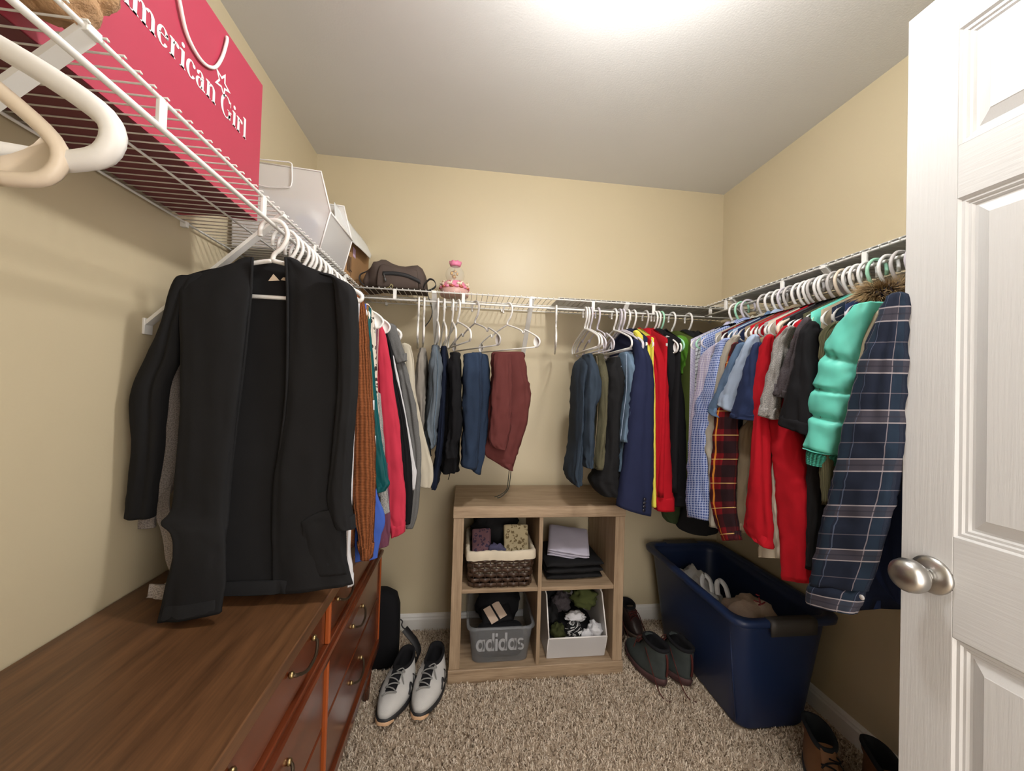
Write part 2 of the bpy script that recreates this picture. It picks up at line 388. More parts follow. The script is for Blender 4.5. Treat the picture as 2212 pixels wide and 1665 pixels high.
# ------------------------------------------------------------------ dresser
M_top = wood('walnut dresser top', srgb(68, 44, 26), srgb(108, 74, 47), 'y', 1.2, .38)
M_front = wood('reddish varnished dresser front', srgb(74, 34, 18), srgb(112, 54, 30), 'y', 1.0, .22, coat=.4)
M_strip = plain('orange varnished edge strip', srgb(150, 74, 34), .25, var=.1)
M_brass = plain('aged brass', (.36, .27, .13, 1), .35, 1.0); M_bronze = plain('dark bronze', (.085, .06, .038, 1), .4, .8)
DXF, DT0, DT1 = .463, .74, .185     # front face x, top z, underside z
Y1, Y2 = -.385, -2.2
dr = thing('dresser', 'long low reddish-brown wooden dresser along the left wall', 'dresser', (.24, -1.2, 0))
obj('top', box(.004, DXF+.012, Y2, Y1, DT0-.03, DT0, .002), M_top, dr, False)
obj('carcass', join(box(.006, DXF-.018, Y2+.004, Y1-.004, DT1, DT0-.03, 0)), M_front, dr, False)
obj('end_panel', box(.004, DXF, Y1-.016, Y1, DT1-.01, DT0-.03, .001), M_front, dr, False)
obj('base_rail', box(.006, DXF+.006, Y2, Y1, DT1-.012, DT1+.022, .003), M_front, dr, False)
obj('moulding', join(box(DXF-.02, DXF+.012, Y2, Y1, .562, .578, .004), box(DXF-.02, DXF+.002, Y2, Y1, .578, .592, .002)), M_front, dr, False)
posts = (Y1-.004, -1.002, -1.62)
for yp in posts:
    obj('edge_strip', join(box(DXF-.01, DXF+.004, yp-.006, yp+.006, DT1+.022, .562, .003), box(DXF-.01, DXF+.004, yp-.006, yp+.006, .592, DT0-.03, .003)), M_strip, dr, False)
def pull(c, l=.115):
    y0, y1 = c[1]-l/2, c[1]+l/2
    g = tube([(c[0], y0, c[2]), (c[0]+.012, y0+.004, c[2]-.004), (c[0]+.02, y0+.03, c[2]-.016), (c[0]+.021, c[1], c[2]-.02), (c[0]+.02, y1-.03, c[2]-.016), (c[0]+.012, y1-.004, c[2]-.004), (c[0], y1, c[2])], .0036, 8, 4)
    return g, [blob((c[0]+.004, y, c[2]), (.006, .007, .007), 1, .0, 10, 8) for y in (y0, y1)]
spans = [(-.995, Y1-.012), (-1.612, -1.010), (-2.19, -1.63)]
for i, (ya, yb) in enumerate(spans):
    for j, (za, zb) in enumerate(((.598, .703), (.392, .556), (.212, .384))):
        dw = obj('drawer', box(DXF-.02, DXF-.003 if j else DXF-.006, ya+.004, yb-.004, za, zb, .003), M_front, dr, False)
        zc = (za+zb)/2+.02
        if i == 0: ys = (-.88,) if j == 0 else (-.715,)
        elif i == 1: ys = (-1.16, -1.47) if j == 0 else (-1.27,)
        else: ys = (-1.9,)
        for yy in ys:
            gp, kb = pull((DXF-.004, yy, zc)); obj('drawer_pull', gp, M_bronze, dw)
            for q in kb: obj('pull_boss', q, M_brass, dw)
for yy in (Y1-.05, -1.3, Y2+.05):
    for xx in (.05, DXF-.03):
        obj('leg', loft([[(xx+r*math.cos(k*PI/4), yy+r*math.sin(k*PI/4), z) for k in range(8)] for r, z in ((.013, 0), (.022, DT1-.012))]), M_front, dr)
# ------------------------------------------------------------------ cube organiser
CX0, CX1, CY0, CY1, CH = .758, 1.527, -.382, -.018, .752
M_oak = wood('weathered oak laminate upright', srgb(132, 110, 86), srgb(172, 149, 122), 'z', 1.6, .55)
M_oakx = wood('weathered oak laminate level', srgb(132, 110, 86), srgb(172, 149, 122), 'x', 1.6, .55)
cu = thing('cube_shelf', 'weathered oak four-cube shelf standing against the end wall', 'cube shelf', ((CX0+CX1)/2, CY0, 0))
obj('top', box(CX0-.002, CX1+.002, CY0-.004, CY1, CH-.05, CH, .0015), M_oakx, cu, False)
obj('side_panel', box(CX0, CX0+.045, CY0, CY1, .058, CH-.05, .0015), M_oak, cu, False)
obj('side_panel', box(CX1-.045, CX1, CY0, CY1, .058, CH-.05, .0015), M_oak, cu, False)
obj('base', box(CX0-.004, CX1+.004, CY0-.006, CY1, 0, .058, .0015), M_oakx, cu, False)
CXM, CZM = (CX0+CX1)/2, .385
obj('upright_divider', box(CXM-.0085, CXM+.0085, CY0+.004, CY1, .058, CH-.05, .001), M_oak, cu, False)
obj('shelf', box(CX0+.045, CXM-.0085, CY0+.004, CY1, CZM-.0085, CZM+.0085, .001), M_oakx, cu, False)
obj('shelf', box(CXM+.0085, CX1-.045, CY0+.004, CY1, CZM-.0085, CZM+.0085, .001), M_oakx, cu, False)
# ================================================================== HANGERS
def hanger_mesh(kind, mat):
    """local: width along x (+x = room side), rod at the origin, hook over it"""
    hook = [(-.030, 0, -.030), (-.030, 0, -.010), (-.022, 0, .006), (-.004, 0, .0125), (.016, 0, .009), (.030, 0, -.008), (.032, 0, -.030), (.020, 0, -.056), (.004, 0, -.072), (0, 0, -.088)]
    g = [tube(hook, {'slim': .0056, 'bold': .006}.get(kind, .0046), 8, 4)]
    if kind == 'tube':
        half = [(0, 0, -.088), (.045, 0, -.098), (.12, 0, -.122), (.18, 0, -.145), (.201, 0, -.164), (.202, 0, -.182), (.188, 0, -.192)]
        r = .0042
    elif kind == 'narrow':
        half = [(0, 0, -.088), (.045, 0, -.099), (.11, 0, -.122), (.158, 0, -.143), (.178, 0, -.162), (.179, 0, -.180), (.166, 0, -.190)]
        r = .0042
    elif kind == 'slim':
        half = [(0, 0, -.088), (.045, 0, -.098), (.12, 0, -.122), (.19, 0, -.147), (.213, 0, -.160), (.214, 0, -.172), (.200, 0, -.179)]
        r = .0056
    elif kind == 'bold':
        half = [(0, 0, -.088), (.045, 0, -.096), (.12, 0, -.122), (.185, 0, -.150), (.218, 0, -.172), (.216, 0, -.196), (.190, 0, -.207)]
        r = .0082
    elif kind == 'thick':
        half = [(0, 0, -.088), (.045, 0, -.096), (.12, 0, -.122), (.185, 0, -.150), (.218, 0, -.172), (.216, 0, -.196), (.190, 0, -.207)]
        r = .0056
    else:  # notched, with webbed ends
        half = [(0, 0, -.088), (.05, 0, -.104), (.095, 0, -.122), (.108, 0, -.136), (.116, 0, -.133), (.122, 0, -.124), (.19, 0, -.156), (.213, 0, -.178), (.206, 0, -.198), (.19, 0, -.203)]
        r = .0036
    h = catmull(half, 4); zb = half[-1][2]
    loop = h + [(x, y, z) for x, y, z in [(-a, 0, c) for a, _, c in h[::-1]]]
    g.append(tube(h, r, 8)); g.append(tube([(-a, b, c) for a, b, c in h], r, 8)); g.append(tube([(-half[-1][0], 0, zb), (half[-1][0], 0, zb)], r*.9, 8))
    if kind in ('notch', 'thick'):
        for s in (-1, 1):
            oc = [(s*p[0], p[2]) for p in h[int(len(h)*(.56 if kind == 'thick' else .66)):]]+([(s*(half[-4][0]-.025), zb)] if kind == 'thick' else []); a0, a1 = oc[0], oc[-1]; x = s*(half[-3][0]-(.010 if kind == 'thick' else .050))
            ic = [((1-t_)**2*a1[0]+2*t_*(1-t_)*x+t_**2*a0[0], (1-t_)**2*a1[1]+2*t_*(1-t_)*(a0[1]+a1[1])/2+t_**2*a0[1]) for t_ in [k/7 for k in range(1, 7)]]
            pg = oc+ic; n = len(pg); g.append({'v': [(p, -.0012, q) for p, q in pg]+[(p, .0012, q) for p, q in pg], 'f': [list(range(n)), [2*n-1-i for i in range(n)]]+[[i, (i+1) % n, n+(i+1) % n, n+i] for i in range(n)], 'uv': []})
    return mesh('hanger_'+kind, join(*g), mat)
HC = {'white': plain('white hanger plastic', (.80, .79, .77, 1), .35), 'grey': plain('pale grey hanger plastic', (.52, .50, .49, 1), .35),
      'lilac': plain('lilac grey hanger plastic', (.60, .57, .63, 1), .35), 'mint': plain('mint green hanger plastic', (.36, .68, .50, 1), .35), 'tan': plain('ivory hanger plastic', (.72, .62, .50, 1), .35)}
HM = {}
RZ = {'L': 0.0, 'R': PI, 'B': -PI/2}
def hanger(side, s, colour, kind, label, rot=0, tilt=0):
    key = (kind, colour)
    if key not in HM: HM[key] = hanger_mesh(kind, HC[colour])
    loc = {'L': (XL, s, ZR), 'R': (XR, s, ZR), 'B': (s, YB, ZR)}[side]
    o = inst('clothes_hanger', HM[key], None, loc, (0, tilt, RZ[side]+rot))
    return tag(o, label, 'hanger', {'L': 'hangers on the rod over the dresser', 'R': 'hangers on the right-hand rod', 'B': 'hangers on the end-wall rod'}[side])
# ================================================================== GARMENTS
def fold(seed, k=5):
    r = random.Random(seed); return [(r.uniform(.5, 1)/(1+.35*i), r.choice((2, 3, 4, 5, 6, 7, 9)), r.uniform(0, 6.28), r.uniform(-3, 3)) for i in range(k)]
def foldval(F, th, v): return sum(a*math.sin(k*th+p+q*v) for a, k, p, q in F)/len(F)
def creases(seed, n=7):
    r = random.Random(seed*7+1); return [(r.uniform(0, 2*PI), r.uniform(.10, .34), r.uniform(.35, 1.0), r.uniform(0, 6.28), r.uniform(1.5, 5.0), r.uniform(.1, .5), r.uniform(0, 6.28)) for i in range(n)]
def crease(K, q, t):
    s = 0
    for q0, w, dp, ph, fr, dr, p2 in K:
        d = (q-q0-dr*math.sin(fr*t+ph)+PI) % (2*PI)-PI
        s += dp*math.exp(-(d/w)**2)*(.35+.65*max(0, math.sin(fr*1.3*t+p2)))
    return s
def trace(rows, axis, val, thick, seed=1, n=52, sub=6, amp=.10, puff=None, hem=True, p=.8, lean=0, wr=.0, cr=.0065, topk=.45):
    """cloth tube whose two edges run through the given (uL, vL, uR, vR) rows on an axis plane; thick = depth across the plane"""
    R = catmull([tuple(r) for r in rows], sub); F = fold(seed); K = creases(seed); rings = []; M = len(R)
    nrm = Vector((1, 0, 0)) if axis == 'x' else Vector((0, 1, 0))
    for i, (ul, vl, ur, vr) in enumerate(R):
        t = i/(M-1)
        a, b = at(ul, vl, axis, val+lean*t), at(ur, vr, axis, val+lean*t)
        c, h = (a+b)/2, (b-a)/2
        th = thick*(.55+.45*min(1, t*5)) if not puff else thick
        sc = 1.0; near = 0
        if puff:
            seg = t*(len(rows)-1); d = min(abs(seg-s_) for s_ in puff); near = math.exp(-(d/.45)**2); sc = 1-.34*math.exp(-(d/.22)**2)
        lim = min(cr, h.length*.28, th*.30) if th > .008 else 0
        ring = []
        for k in range(n):
            q = 2*PI*k/n; cs, sn = math.cos(q), math.sin(q)
            f = 1+amp*(.35+.65*t)*foldval(F, q, t*4)
            hx = math.copysign(abs(cs)**.9, cs); ny = math.copysign(abs(sn)**p, sn)
            pt = c+h*hx*((1+(f-1)*.5) if not puff else (.94+.06*sc))+nrm*(th/2)*sc*ny*f
            out = (h.normalized()*cs*th/2+nrm*sn*h.length); out.normalize()
            dsp = -lim*crease(K, q, t)*min(1, t*6+.2)
            L = c.z
            dsp += lim*.55*mnoise.noise(Vector((cs*1.6, sn*1.6, L*22+seed*3.7)))+lim*.3*mnoise.noise(Vector((cs*3.1+seed, sn*3.1, L*48)))
            if wr: dsp += wr*.045*mnoise.noise(Vector((cs*1.4+seed, sn*1.4, L*70)))
            if puff: dsp = near*.010*mnoise.noise(Vector((q*7, L*12, seed)))+.0045*mnoise.noise(Vector((cs*2.5, sn*2.5, L*34)))
            ring.append(pt+out*dsp)
        rings.append(ring)
    # rounded top and a turned-in hem
    tp = rings[0]; c0 = sum((Vector(x) for x in tp), Vector())/n
    rings = [[c0+(Vector(x)-c0)*topk+Vector((0, 0, .006)) for x in tp]] + rings
    if hem:
        e = rings[-1]; c1 = sum((Vector(x) for x in e), Vector())/n
        rings += [[c1+(Vector(x)-c1)*.90+Vector((0, 0, .001)) for x in e], [c1+(Vector(x)-c1)*.82+Vector((0, 0, .03)) for x in e]]
    cs_ = [sum((Vector(x) for x in r_), Vector())/n for r_ in rings]; per = sum(sum((Vector(r_[k])-Vector(r_[k-1])).length for k in range(n)) for r_ in rings)/len(rings); uvs = []; lv = 0
    for i, r_ in enumerate(rings):
        if i: lv += (cs_[i]-cs_[i-1]).length
        uvs += [(per*k/n, lv) for k in range(n)]
    return loft(rings, uvs=uvs)
def slab(side, s, hw, zhem, thick=.012, whem=None, zneck=None, ztip=None, seed=1, n=44, M=22, off=0, amp=.6, sleeve_in=0, neckw=.07, rot=0):
    """torso of a hanging garment: shoulder line on the hanger, cloth falling to the hem"""
    zneck = zneck if zneck else ZR-.083; ztip = ztip if ztip else ZR-.150; whem = whem or hw
    F = fold(seed+50); rings = []
    for i in range(M+1):
        v = i/M; w = hw+(whem-hw)*v; th = max(thick*(.55+.45*min(1, v*4))+thick*.5*v, .0064*max(0, 1-v*2))
        ring = []
        for k in range(n):
            q = 2*PI*k/n; cs, sn = math.cos(q), math.sin(q)
            x = w*math.copysign(abs(cs)**.75, cs); ax = max(0, abs(x)-neckw)/max(hw-neckw, .01)
            zt = zneck-(zneck-ztip)*min(ax, 1.1); z = zt+(zhem-zt)*v
            y = th*math.copysign(abs(sn)**.7, sn)+thick*amp*min(1, v*2)*math.sin(x*38+seed)*.5+thick*amp*.5*v*foldval(F, x*20, v*3)
            dx, dy = x+off, y
            if rot:
                dx, dy = dx*math.cos(rot)-dy*math.sin(rot), dx*math.sin(rot)+dy*math.cos(rot)
            if side == 'L': P = (XL+dx, s+dy, z)
            elif side == 'R': P = (XR-dx, s+dy, z)
            else: P = (s+dy, YB-dx, z)
            ring.append(Vector(P))
        rings.append(ring)
    e = rings[-1]; c1 = sum(e, Vector())/n
    rings.append([c1+(p-c1)*.96+Vector((0, 0, .02)) for p in e])
    return loft(rings)
def collar(side, s, r=.062, z=None, h=.03, th=.016, hood=False, seed=1):
    """folded collar (or slumped hood) standing round the hanger neck"""
    z = z if z else ZR-.09; rings = []; n = 28
    prof = [(1.0, -.012, 1), (1.10, .0, 1.15), (1.02, h*.7, 1.1), (.86, h, .9), (.74, h*.75, .6), (.72, .0, .5)] if not hood else [(1.25, -.05, 1.6), (1.45, -.02, 2.4), (1.35, .01, 2.6), (1.0, .022, 2.0), (.7, .012, 1.1), (.62, -.01, .9)]
    for a, dz, b in prof:
        ring = []
        for k in range(n):
            q = 2*PI*k/n; dx, dy = r*a*math.cos(q), th*b*math.sin(q)*(1+.15*math.sin(3*q+seed))
            zz = z+dz-.25*abs(dx)*.9+.004*math.sin(4*q+seed)
            ring.append((XL+dx, s+dy, zz) if side == 'L' else (XR-dx, s+dy, zz) if side == 'R' else (s+dy, YB-dx, zz))
        rings.append(ring)
    return loft(rings, False, False)
def garment(name, label, cat, side, s, group):
    loc = {'L': (XL, s, ZR-.17), 'R': (XR, s, ZR-.17), 'B': (s, YB, ZR-.17)}[side]
    return thing(name, label, cat, loc, 0, group)
GL, GR, GB, GP = 'clothes over the dresser', 'clothes on the right-hand rod', 'tops on the end-wall rod', 'trousers folded over hangers on the end-wall rod'
C = lambda r, g, b: srgb(r, g, b)
# ---------- cloth library
F_black = fabric('black knit', (.0105, .0105, .0115, 1)); F_black2 = fabric('black cotton', (.006, .006, .0075, 1))
F_rust = fabric('rust rib knit', C(136, 80, 46), 'rib'); F_lgrey = fabric('pale grey marl', C(176, 166, 160), 'heather', C(120, 112, 108))
F_teal = fabric('deep teal satin', C(10, 84, 88), rough=.55); F_floral = fabric('cream floral print', C(226, 214, 200), 'floral', C(60, 48, 46))
F_pink = fabric('coral pink fleece', C(204, 57, 80)); F_grey = fabric('mid grey wool', C(112, 112, 112), 'heather', C(90, 90, 90)); F_white = fabric('white cotton', C(222, 222, 226))
F_royal = fabric('royal blue jersey', C(66, 98, 186)); F_mauve = fabric('mauve jersey', C(112, 66, 86)); F_blush = fabric('blush marl', C(196, 166, 158), 'heather', C(150, 124, 120))
F_heather = fabric('heather grey jersey', C(176, 174, 170), 'heather', C(112, 112, 114)); F_brown = fabric('tan brown weave', C(136, 98, 54)); F_gauze = fabric('off-white gauze', C(206, 198, 180))
F_navyb = fabric('navy suiting', C(36, 42, 72)); F_yellow = fabric('lemon yellow cotton', C(236, 226, 92)); F_red = fabric('scarlet fleece', C(182, 18, 34)); F_redb = fabric('crimson cotton', C(176, 16, 32))
F_green = fabric('leaf green fleece', C(88, 142, 44)); F_olive = fabric('olive fleece', C(80, 92, 40)); F_navy = fabric('navy jersey', C(36, 48, 82)); F_char = fabric('charcoal marl', C(84, 78, 82), 'heather', C(58, 54, 58))
F_khaki = fabric('khaki twill', C(140, 126, 104)); F_taupe = fabric('taupe twill', C(112, 102, 88)); F_cord = fabric('olive corduroy', C(92, 90, 66), 'cord'); F_greybeige = fabric('stone grey linen', C(176, 170, 158))
F_puff = fabric('turquoise nylon', C(112, 216, 198), rough=.42); F_dkteal = fabric('turquoise rib knit', C(66, 160, 140), 'rib'); F_beige = fabric('beige lining', C(170, 158, 134))
F_denl = fabric('pale denim', C(150, 174, 200), 'denim'); F_denm = fabric('mid denim shirt', C(92, 116, 146), 'denim'); F_lblue = fabric('light blue cotton', C(172, 190, 216))
wh = (.8, .8, .82, 1)
F_lav = fabric('lavender gingham', C(168, 160, 204), lines=[('u', .007, .5, .5, wh, .35), ('v', .007, .5, .5, wh, .35)])
F_bw = fabric('black and white check', C(214, 218, 224), lines=[('u', .018, .5, .3, (.02, .02, .03, 1), .6), ('v', .018, .5, .3, (.02, .02, .03, 1), .6)])
F_blue = fabric('blue gingham', C(64, 88, 160), lines=[('u', .009, .5, .45, C(190, 204, 236), .55), ('v', .009, .5, .45, C(190, 204, 236), .55)])
F_rplaid = fabric('red and black plaid', C(128, 16, 26), lines=[('u', .085, .3, .5, (.006, .006, .008, 1), .75), ('v', .085, .3, .5, (.006, .006, .008, 1), .75), ('u', .085, .8, .05, C(214, 140, 50), .8), ('v', .085, .8, .035, C(220, 190, 120), .7)])
F_nplaid = fabric('navy plaid flannel', C(30, 37, 54), lines=[('v', .108, .42, .26, C(66, 63, 72), .8), ('u', .075, .5, .30, C(30, 46, 62), .6), ('v', .108, .29, .026, C(166, 158, 160), .7), ('v', .108, .55, .026, C(166, 158, 160), .7), ('v', .108, .95, .020, C(110, 104, 112), .5),
                                                            ('u', .075, .32, .024, C(150, 142, 148), .5), ('u', .075, .70, .02, C(96, 108, 132), .5), ('v', .108, .42, .03, C(44, 44, 54), .7)])
F_slate = fabric('slate blue twill', C(52, 64, 78)); F_olivep = fabric('olive corduroy trouser', C(104, 100, 78), 'cord'); F_jeans = fabric('blue jeans denim', C(40, 54, 76), 'denim'); F_jeansl = fabric('light blue jeans denim', C(104, 126, 148), 'denim')
F_jeansg = fabric('grey blue jeans denim', C(100, 110, 120), 'denim'); F_taupep = fabric('taupe grey twill', C(142, 136, 128)); F_maroon = fabric('maroon cotton twill', C(104, 54, 52)); F_navyp = fabric('dark navy twill', C(22, 30, 50))
def short(l):
    for w in (' with ', ' behind', ' showing', ' hanging', ' squeezed', ' mostly', ' between', ' tucked', ', ', ' nearest', ' printed', ' folded', ' next', ' beside', ' above', ' under', ' among', ' in front'): l = l.split(w)[0]
    return l
def tr4(rows): return [r if len(r) == 4 else (r[0], r[2], r[1], r[2]) for r in rows]
def top(name, label, cat, side, s, hang, mat, zhem, rows, val, thick, hw=.2, seed=1, more=(), col=None, cuff=None, hood=False, whem=None, bt=.012, off=0, amp=.1, lean=0, body=True, cuffmat=None, **kw):
    hw = .186 if side == 'L' else max(hw, .207)
    axis = 'y' if side in 'LB' else 'x'
    g = {'L': GL, 'R': GR, 'B': GB}[side]
    t = garment(name, label, cat, side, s, g)
    if body: obj('body', slab(side, s, hw, zhem, bt, whem, seed=seed, off=off), mat, t)
    if rows:
        r = tr4(rows)
        obj('sleeve', trace(r, axis, val, thick, seed, amp=amp, lean=lean, **kw), mat, t)
        if cuff:
            a = r[-1]; b = tuple(a[i]+(r[-2][i]-a[i])*cuff for i in range(4)); ax = [b, tuple((a[i]+b[i])/2 for i in range(4)), a]
            e = [(q[0]-1.2, q[1]+(2 if j == 2 else 0), q[2]+1.2, q[3]+(2 if j == 2 else 0)) for j, q in enumerate(ax)]
            obj('cuff', trace(e, axis, val+lean*.95, thick*1.06, seed, amp=.04, sub=3), cuffmat or mat, t)
    for nm, rw, vv, tk, m2 in more: obj(nm, trace(tr4(rw), axis, vv, tk, seed+7, amp=amp), m2 or mat, t)
    if col: obj('collar' if not hood else 'hood', collar(side, s, h=.03, hood=hood, seed=seed), col if not isinstance(col, bool) else mat, t)
    if hang:
        colour, kind, rot = hang if len(hang) == 3 else (*hang, 0)
        if side == 'L' and kind == 'tube': kind = 'narrow'
        hanger(side, s, colour, kind, '%s plastic hanger holding the %s' % (dict(white='white', grey='pale grey', lilac='lilac-grey', mint='mint green', tan='ivory')[colour], short(label)), rot)
    return t
# ---------------------------------------------------------------- over the dresser, front to back
Yc = -1.035
card = garment('cardigan', 'long black open cardigan with patch pockets, frontmost over the dresser', 'cardigan', 'L', Yc, GL)
lp = [(500, 572, 545, 556), (392, 606, 544, 585), (386, 640, 540, 640), (390, 760, 528, 760), (389, 900, 512, 900), (382, 1000, 500, 1000), (374, 1095, 492, 1095), (348, 1128, 491, 1128), (369, 1152, 490, 1152), (371, 1200, 490, 1200), (354, 1280, 489, 1260), (341, 1343, 480, 1322)]
rp = [(616, 556, 655, 572), (617, 585, 752, 614), (621, 640, 764, 650), (622, 750, 752, 760), (619, 860, 748, 860), (606, 965, 744, 965), (595, 1020, 742, 1020), (588, 1120, 742, 1120), (586, 1200, 746, 1197), (585, 1282, 758, 1262)]
obj('front_panel', trace(lp, 'y', Yc-.012, .026, 3, amp=.3, sub=6, lean=-.105, cr=.0035), F_black, card)
obj('front_panel', trace(rp, 'y', Yc-.012, .026, 5, amp=.3, sub=6, lean=-.03, cr=.0035), F_black, card)
bp = [(505, 572, 655, 574), (392, 604, 758, 618), (396, 700, 760, 700), (400, 900, 752, 900), (395, 1000, 748, 1000), (390, 1130, 746, 1130), (390, 1220, 746, 1220), (430, 1270, 720, 1262), (470, 1286, 640, 1280)]
obj('back_panel', trace(bp, 'y', Yc+.022, .014, 9, amp=.3, lean=-.07), F_black, card)
obj('sleeve', trace([(404, 598, 452, 594), (380, 606, 432, 622), (356, 696, 402, 690), (324, 769, 388, 775), (287, 856, 362, 838), (291, 965, 350, 965), (282, 1060, 338, 1058), (278, 1115, 331, 1117)], 'y', Yc-.016, .05, 11, amp=.12, cr=.004), F_black, card)
obj('sleeve', trace([(690, 592, 732, 602), (718, 606, 767, 626), (728, 680, 774, 690), (732, 800, 774, 800), (726, 900, 768, 900), (716, 1000, 760, 1000), (708, 1070, 757, 1070), (716, 1120, 765, 1130), (726, 1140, 768, 1140)], 'y', Yc-.04, .04, 12, amp=.15, cr=.004), F_black, card)
obj('pocket', trace([(650, 1128, 711, 1102), (652, 1150, 735, 1130), (656, 1195, 742, 1190), (662, 1245, 748, 1240)], 'y', Yc-.048, .010, 2, amp=.2), F_black, card)
for lr in (0, 1):
    q = [(at(u, v, 'y', Yc-.028) if 1 else 0) for u, v in (((545, 556), (541, 640), (530, 755), (514, 890), (500, 1010), (492, 1110), (489, 1230)) if lr == 0 else ((617, 556), (621, 640), (621, 750), (618, 860), (606, 965), (592, 1060), (588, 1180)))]
    obj('neckband', tube(q, .0035, 8, 5), F_black, card)
def quadlab(pts, y, mat, root, nm, th=.0012):
    P = [at(u, v, 'y', y) for u, v in pts]; n = len(P)
    g = {'v': P+[p+Vector((0, -th, 0)) for p in P], 'f': [list(range(n)), [2*n-1-i for i in range(n)]]+[[i, (i+1) % n, n+(i+1) % n, n+i] for i in range(n)], 'uv': []}
    return obj(nm, g, mat, root, False)
M_label = plain('cream woven label', C(226, 208, 186), .8)
quadlab([(580, 607), (591, 592), (604, 606)], Yc+.006, M_label, card, 'neck_label')
quadlab([(607, 605), (612, 599), (620, 600), (620, 607)], Yc+.006, M_label, card, 'neck_label')
hanger('L', Yc, 'white', 'slim', 'white tubular plastic hanger holding the black cardigan')
# marl sweater right behind the cardigan
t = top('sweater', 'pale grey marl sweater mostly hidden behind the black cardigan', 'sweater', 'L', -.975, ('white', 'tube'), F_lgrey, .78, [(392, 640, 430, 640), (372, 760, 400, 760), (335, 860, 392, 855), (315, 1000, 392, 1000), (290, 1080, 362, 1080), (276, 1120, 340, 1118), (277, 1137, 338, 1138)], -.972, .035, seed=21, hw=.19)
obj('tail', trace([(350, 1050, 372, 1040), (338, 1110, 366, 1090), (350, 1150, 380, 1150), (358, 1200, 392, 1200), (368, 1245, 400, 1245), (340, 1270, 400, 1262), (316, 1290, 380, 1295)], 'y', -.975, .010, 3, amp=.5, lean=-.115), F_lgrey, t)
top('shirt', 'white shirt showing only a bright hem beside the black cardigan', 'shirt', 'L', -.945, ('white', 'tube'), F_white, .80, [(735, 700, 762, 700), (735, 900, 758, 900), (738, 1120, 754, 1120), (742, 1180, 756, 1180), (748, 1225, 762, 1225), (750, 1266, 765, 1262)], -.955, .02, seed=22, hw=.19)
top('sweater', 'rust brown ribbed knit sweater hanging behind the black cardigan', 'sweater', 'L', -.905, ('white', 'tube'), F_rust, .80, [(762, 636, 786, 646), (764, 700, 795, 705), (764, 800, 801, 800), (761, 900, 808, 900), (757, 1000, 812, 1000), (757, 1070, 813, 1070), (762, 1112, 811, 1115), (773, 1160, 807, 1165), (779, 1203, 804, 1203)], -.93, .04, hw=.195, seed=23, cuff=.8)
t = top('shirt', 'royal blue jersey shirt with its hem showing below the rust sweater', 'shirt', 'L', -.875, ('white', 'tube'), F_royal, .79, [(770, 900, 800, 900), (769, 1050, 812, 1050), (768, 1120, 832, 1118), (767, 1160, 824, 1155), (767, 1190, 818, 1188), (767, 1214, 816, 1204)], -.892, .018, seed=24, hw=.19)
top('blouse', 'tan brown blouse with white patches squeezed beside the rust sweater', 'blouse', 'L', -.85, ('white', 'tube'), F_brown, .85, [(790, 760, 801, 760), (796, 830, 805, 830), (800, 880, 808, 880), (802, 960, 811, 960), (802, 1040, 811, 1040)], -.86, .014, seed=25, hw=.19,
    more=[('white_patch', [(801, 872, 809, 872), (801, 886, 809, 886)], -.869, .006, F_white), ('white_patch', [(804, 948, 812, 948), (804, 963, 812, 963)], -.869, .006, F_white)])
top('blouse', 'deep teal satin blouse with a gathered cuff', 'blouse', 'L', -.815, ('white', 'tube'), F_teal, .90, [(783, 690, 797, 684), (793, 760, 805, 760), (798, 850, 813, 850), (800, 930, 822, 930), (802, 990, 833, 990), (805, 1030, 838, 1028), (809, 1046, 843, 1044), (812, 1062, 832, 1058)], -.835, .022, seed=26, hw=.19, amp=.3, cuff=.8)
top('blouse', 'cream blouse printed with dark flowers', 'blouse', 'L', -.775, ('white', 'notch'), F_floral, .92, [(784, 662, 797, 658), (786, 680, 808, 680), (790, 740, 812, 740), (796, 800, 815, 800), (800, 860, 817, 860), (804, 900, 819, 900), (806, 960, 820, 960)], -.80, .02, seed=27, hw=.19)
t = top('t_shirt', 'heather grey printed tee showing a hem corner beside the pink sweatshirt', 't-shirt', 'L', -.74, ('white', 'tube'), F_heather, .95, [(800, 850, 822, 850), (808, 950, 830, 950), (816, 1040, 836, 1040), (817, 1085, 840, 1085), (816, 1116, 842, 1106)], -.765, .012, seed=28, hw=.19)
for (a, b) in (((815, 1071), (822, 1086)), ((816, 1090), (821, 1098))): quadlab([(a[0], a[1]), (b[0], a[1]+1), (b[0], b[1]), (a[0], b[1]+2)], -.775, fabric('black print', (.02, .02, .02, 1)), t, 'print')
top('shirt', 'mauve jersey shirt with its hem showing under the pink sweatshirt', 'shirt', 'L', -.72, ('white', 'tube'), F_mauve, .90, [(806, 1000, 838, 1000), (808, 1080, 842, 1080), (811, 1135, 843, 1130), (812, 1165, 842, 1163), (815, 1184, 840, 1178)], -.728, .014, seed=29, hw=.18)
top('shirt', 'blush marl top with a narrow cuff between rust and blue', 'shirt', 'L', -.70, None, F_blush, .95, [(802, 1050, 811, 1050), (805, 1100, 813, 1100), (807, 1130, 817, 1130), (808, 1158, 818, 1157)], -.85, .010, seed=30, hw=.18)
top('sweatshirt', 'coral pink fleece sweatshirt with a long sleeve and cuff', 'sweatshirt', 'L', -.665, ('white', 'notch'), F_pink, .92, [(806, 684, 815, 682), (809, 720, 830, 714), (813, 780, 843, 780), (816, 850, 853, 850), (820, 920, 863, 920), (828, 1000, 870, 1000), (832, 1060, 875, 1060), (829, 1106, 876, 1106), (838, 1130, 876, 1125), (845, 1160, 873, 1146)], -.69, .03, seed=31, hw=.19, cuff=.9)
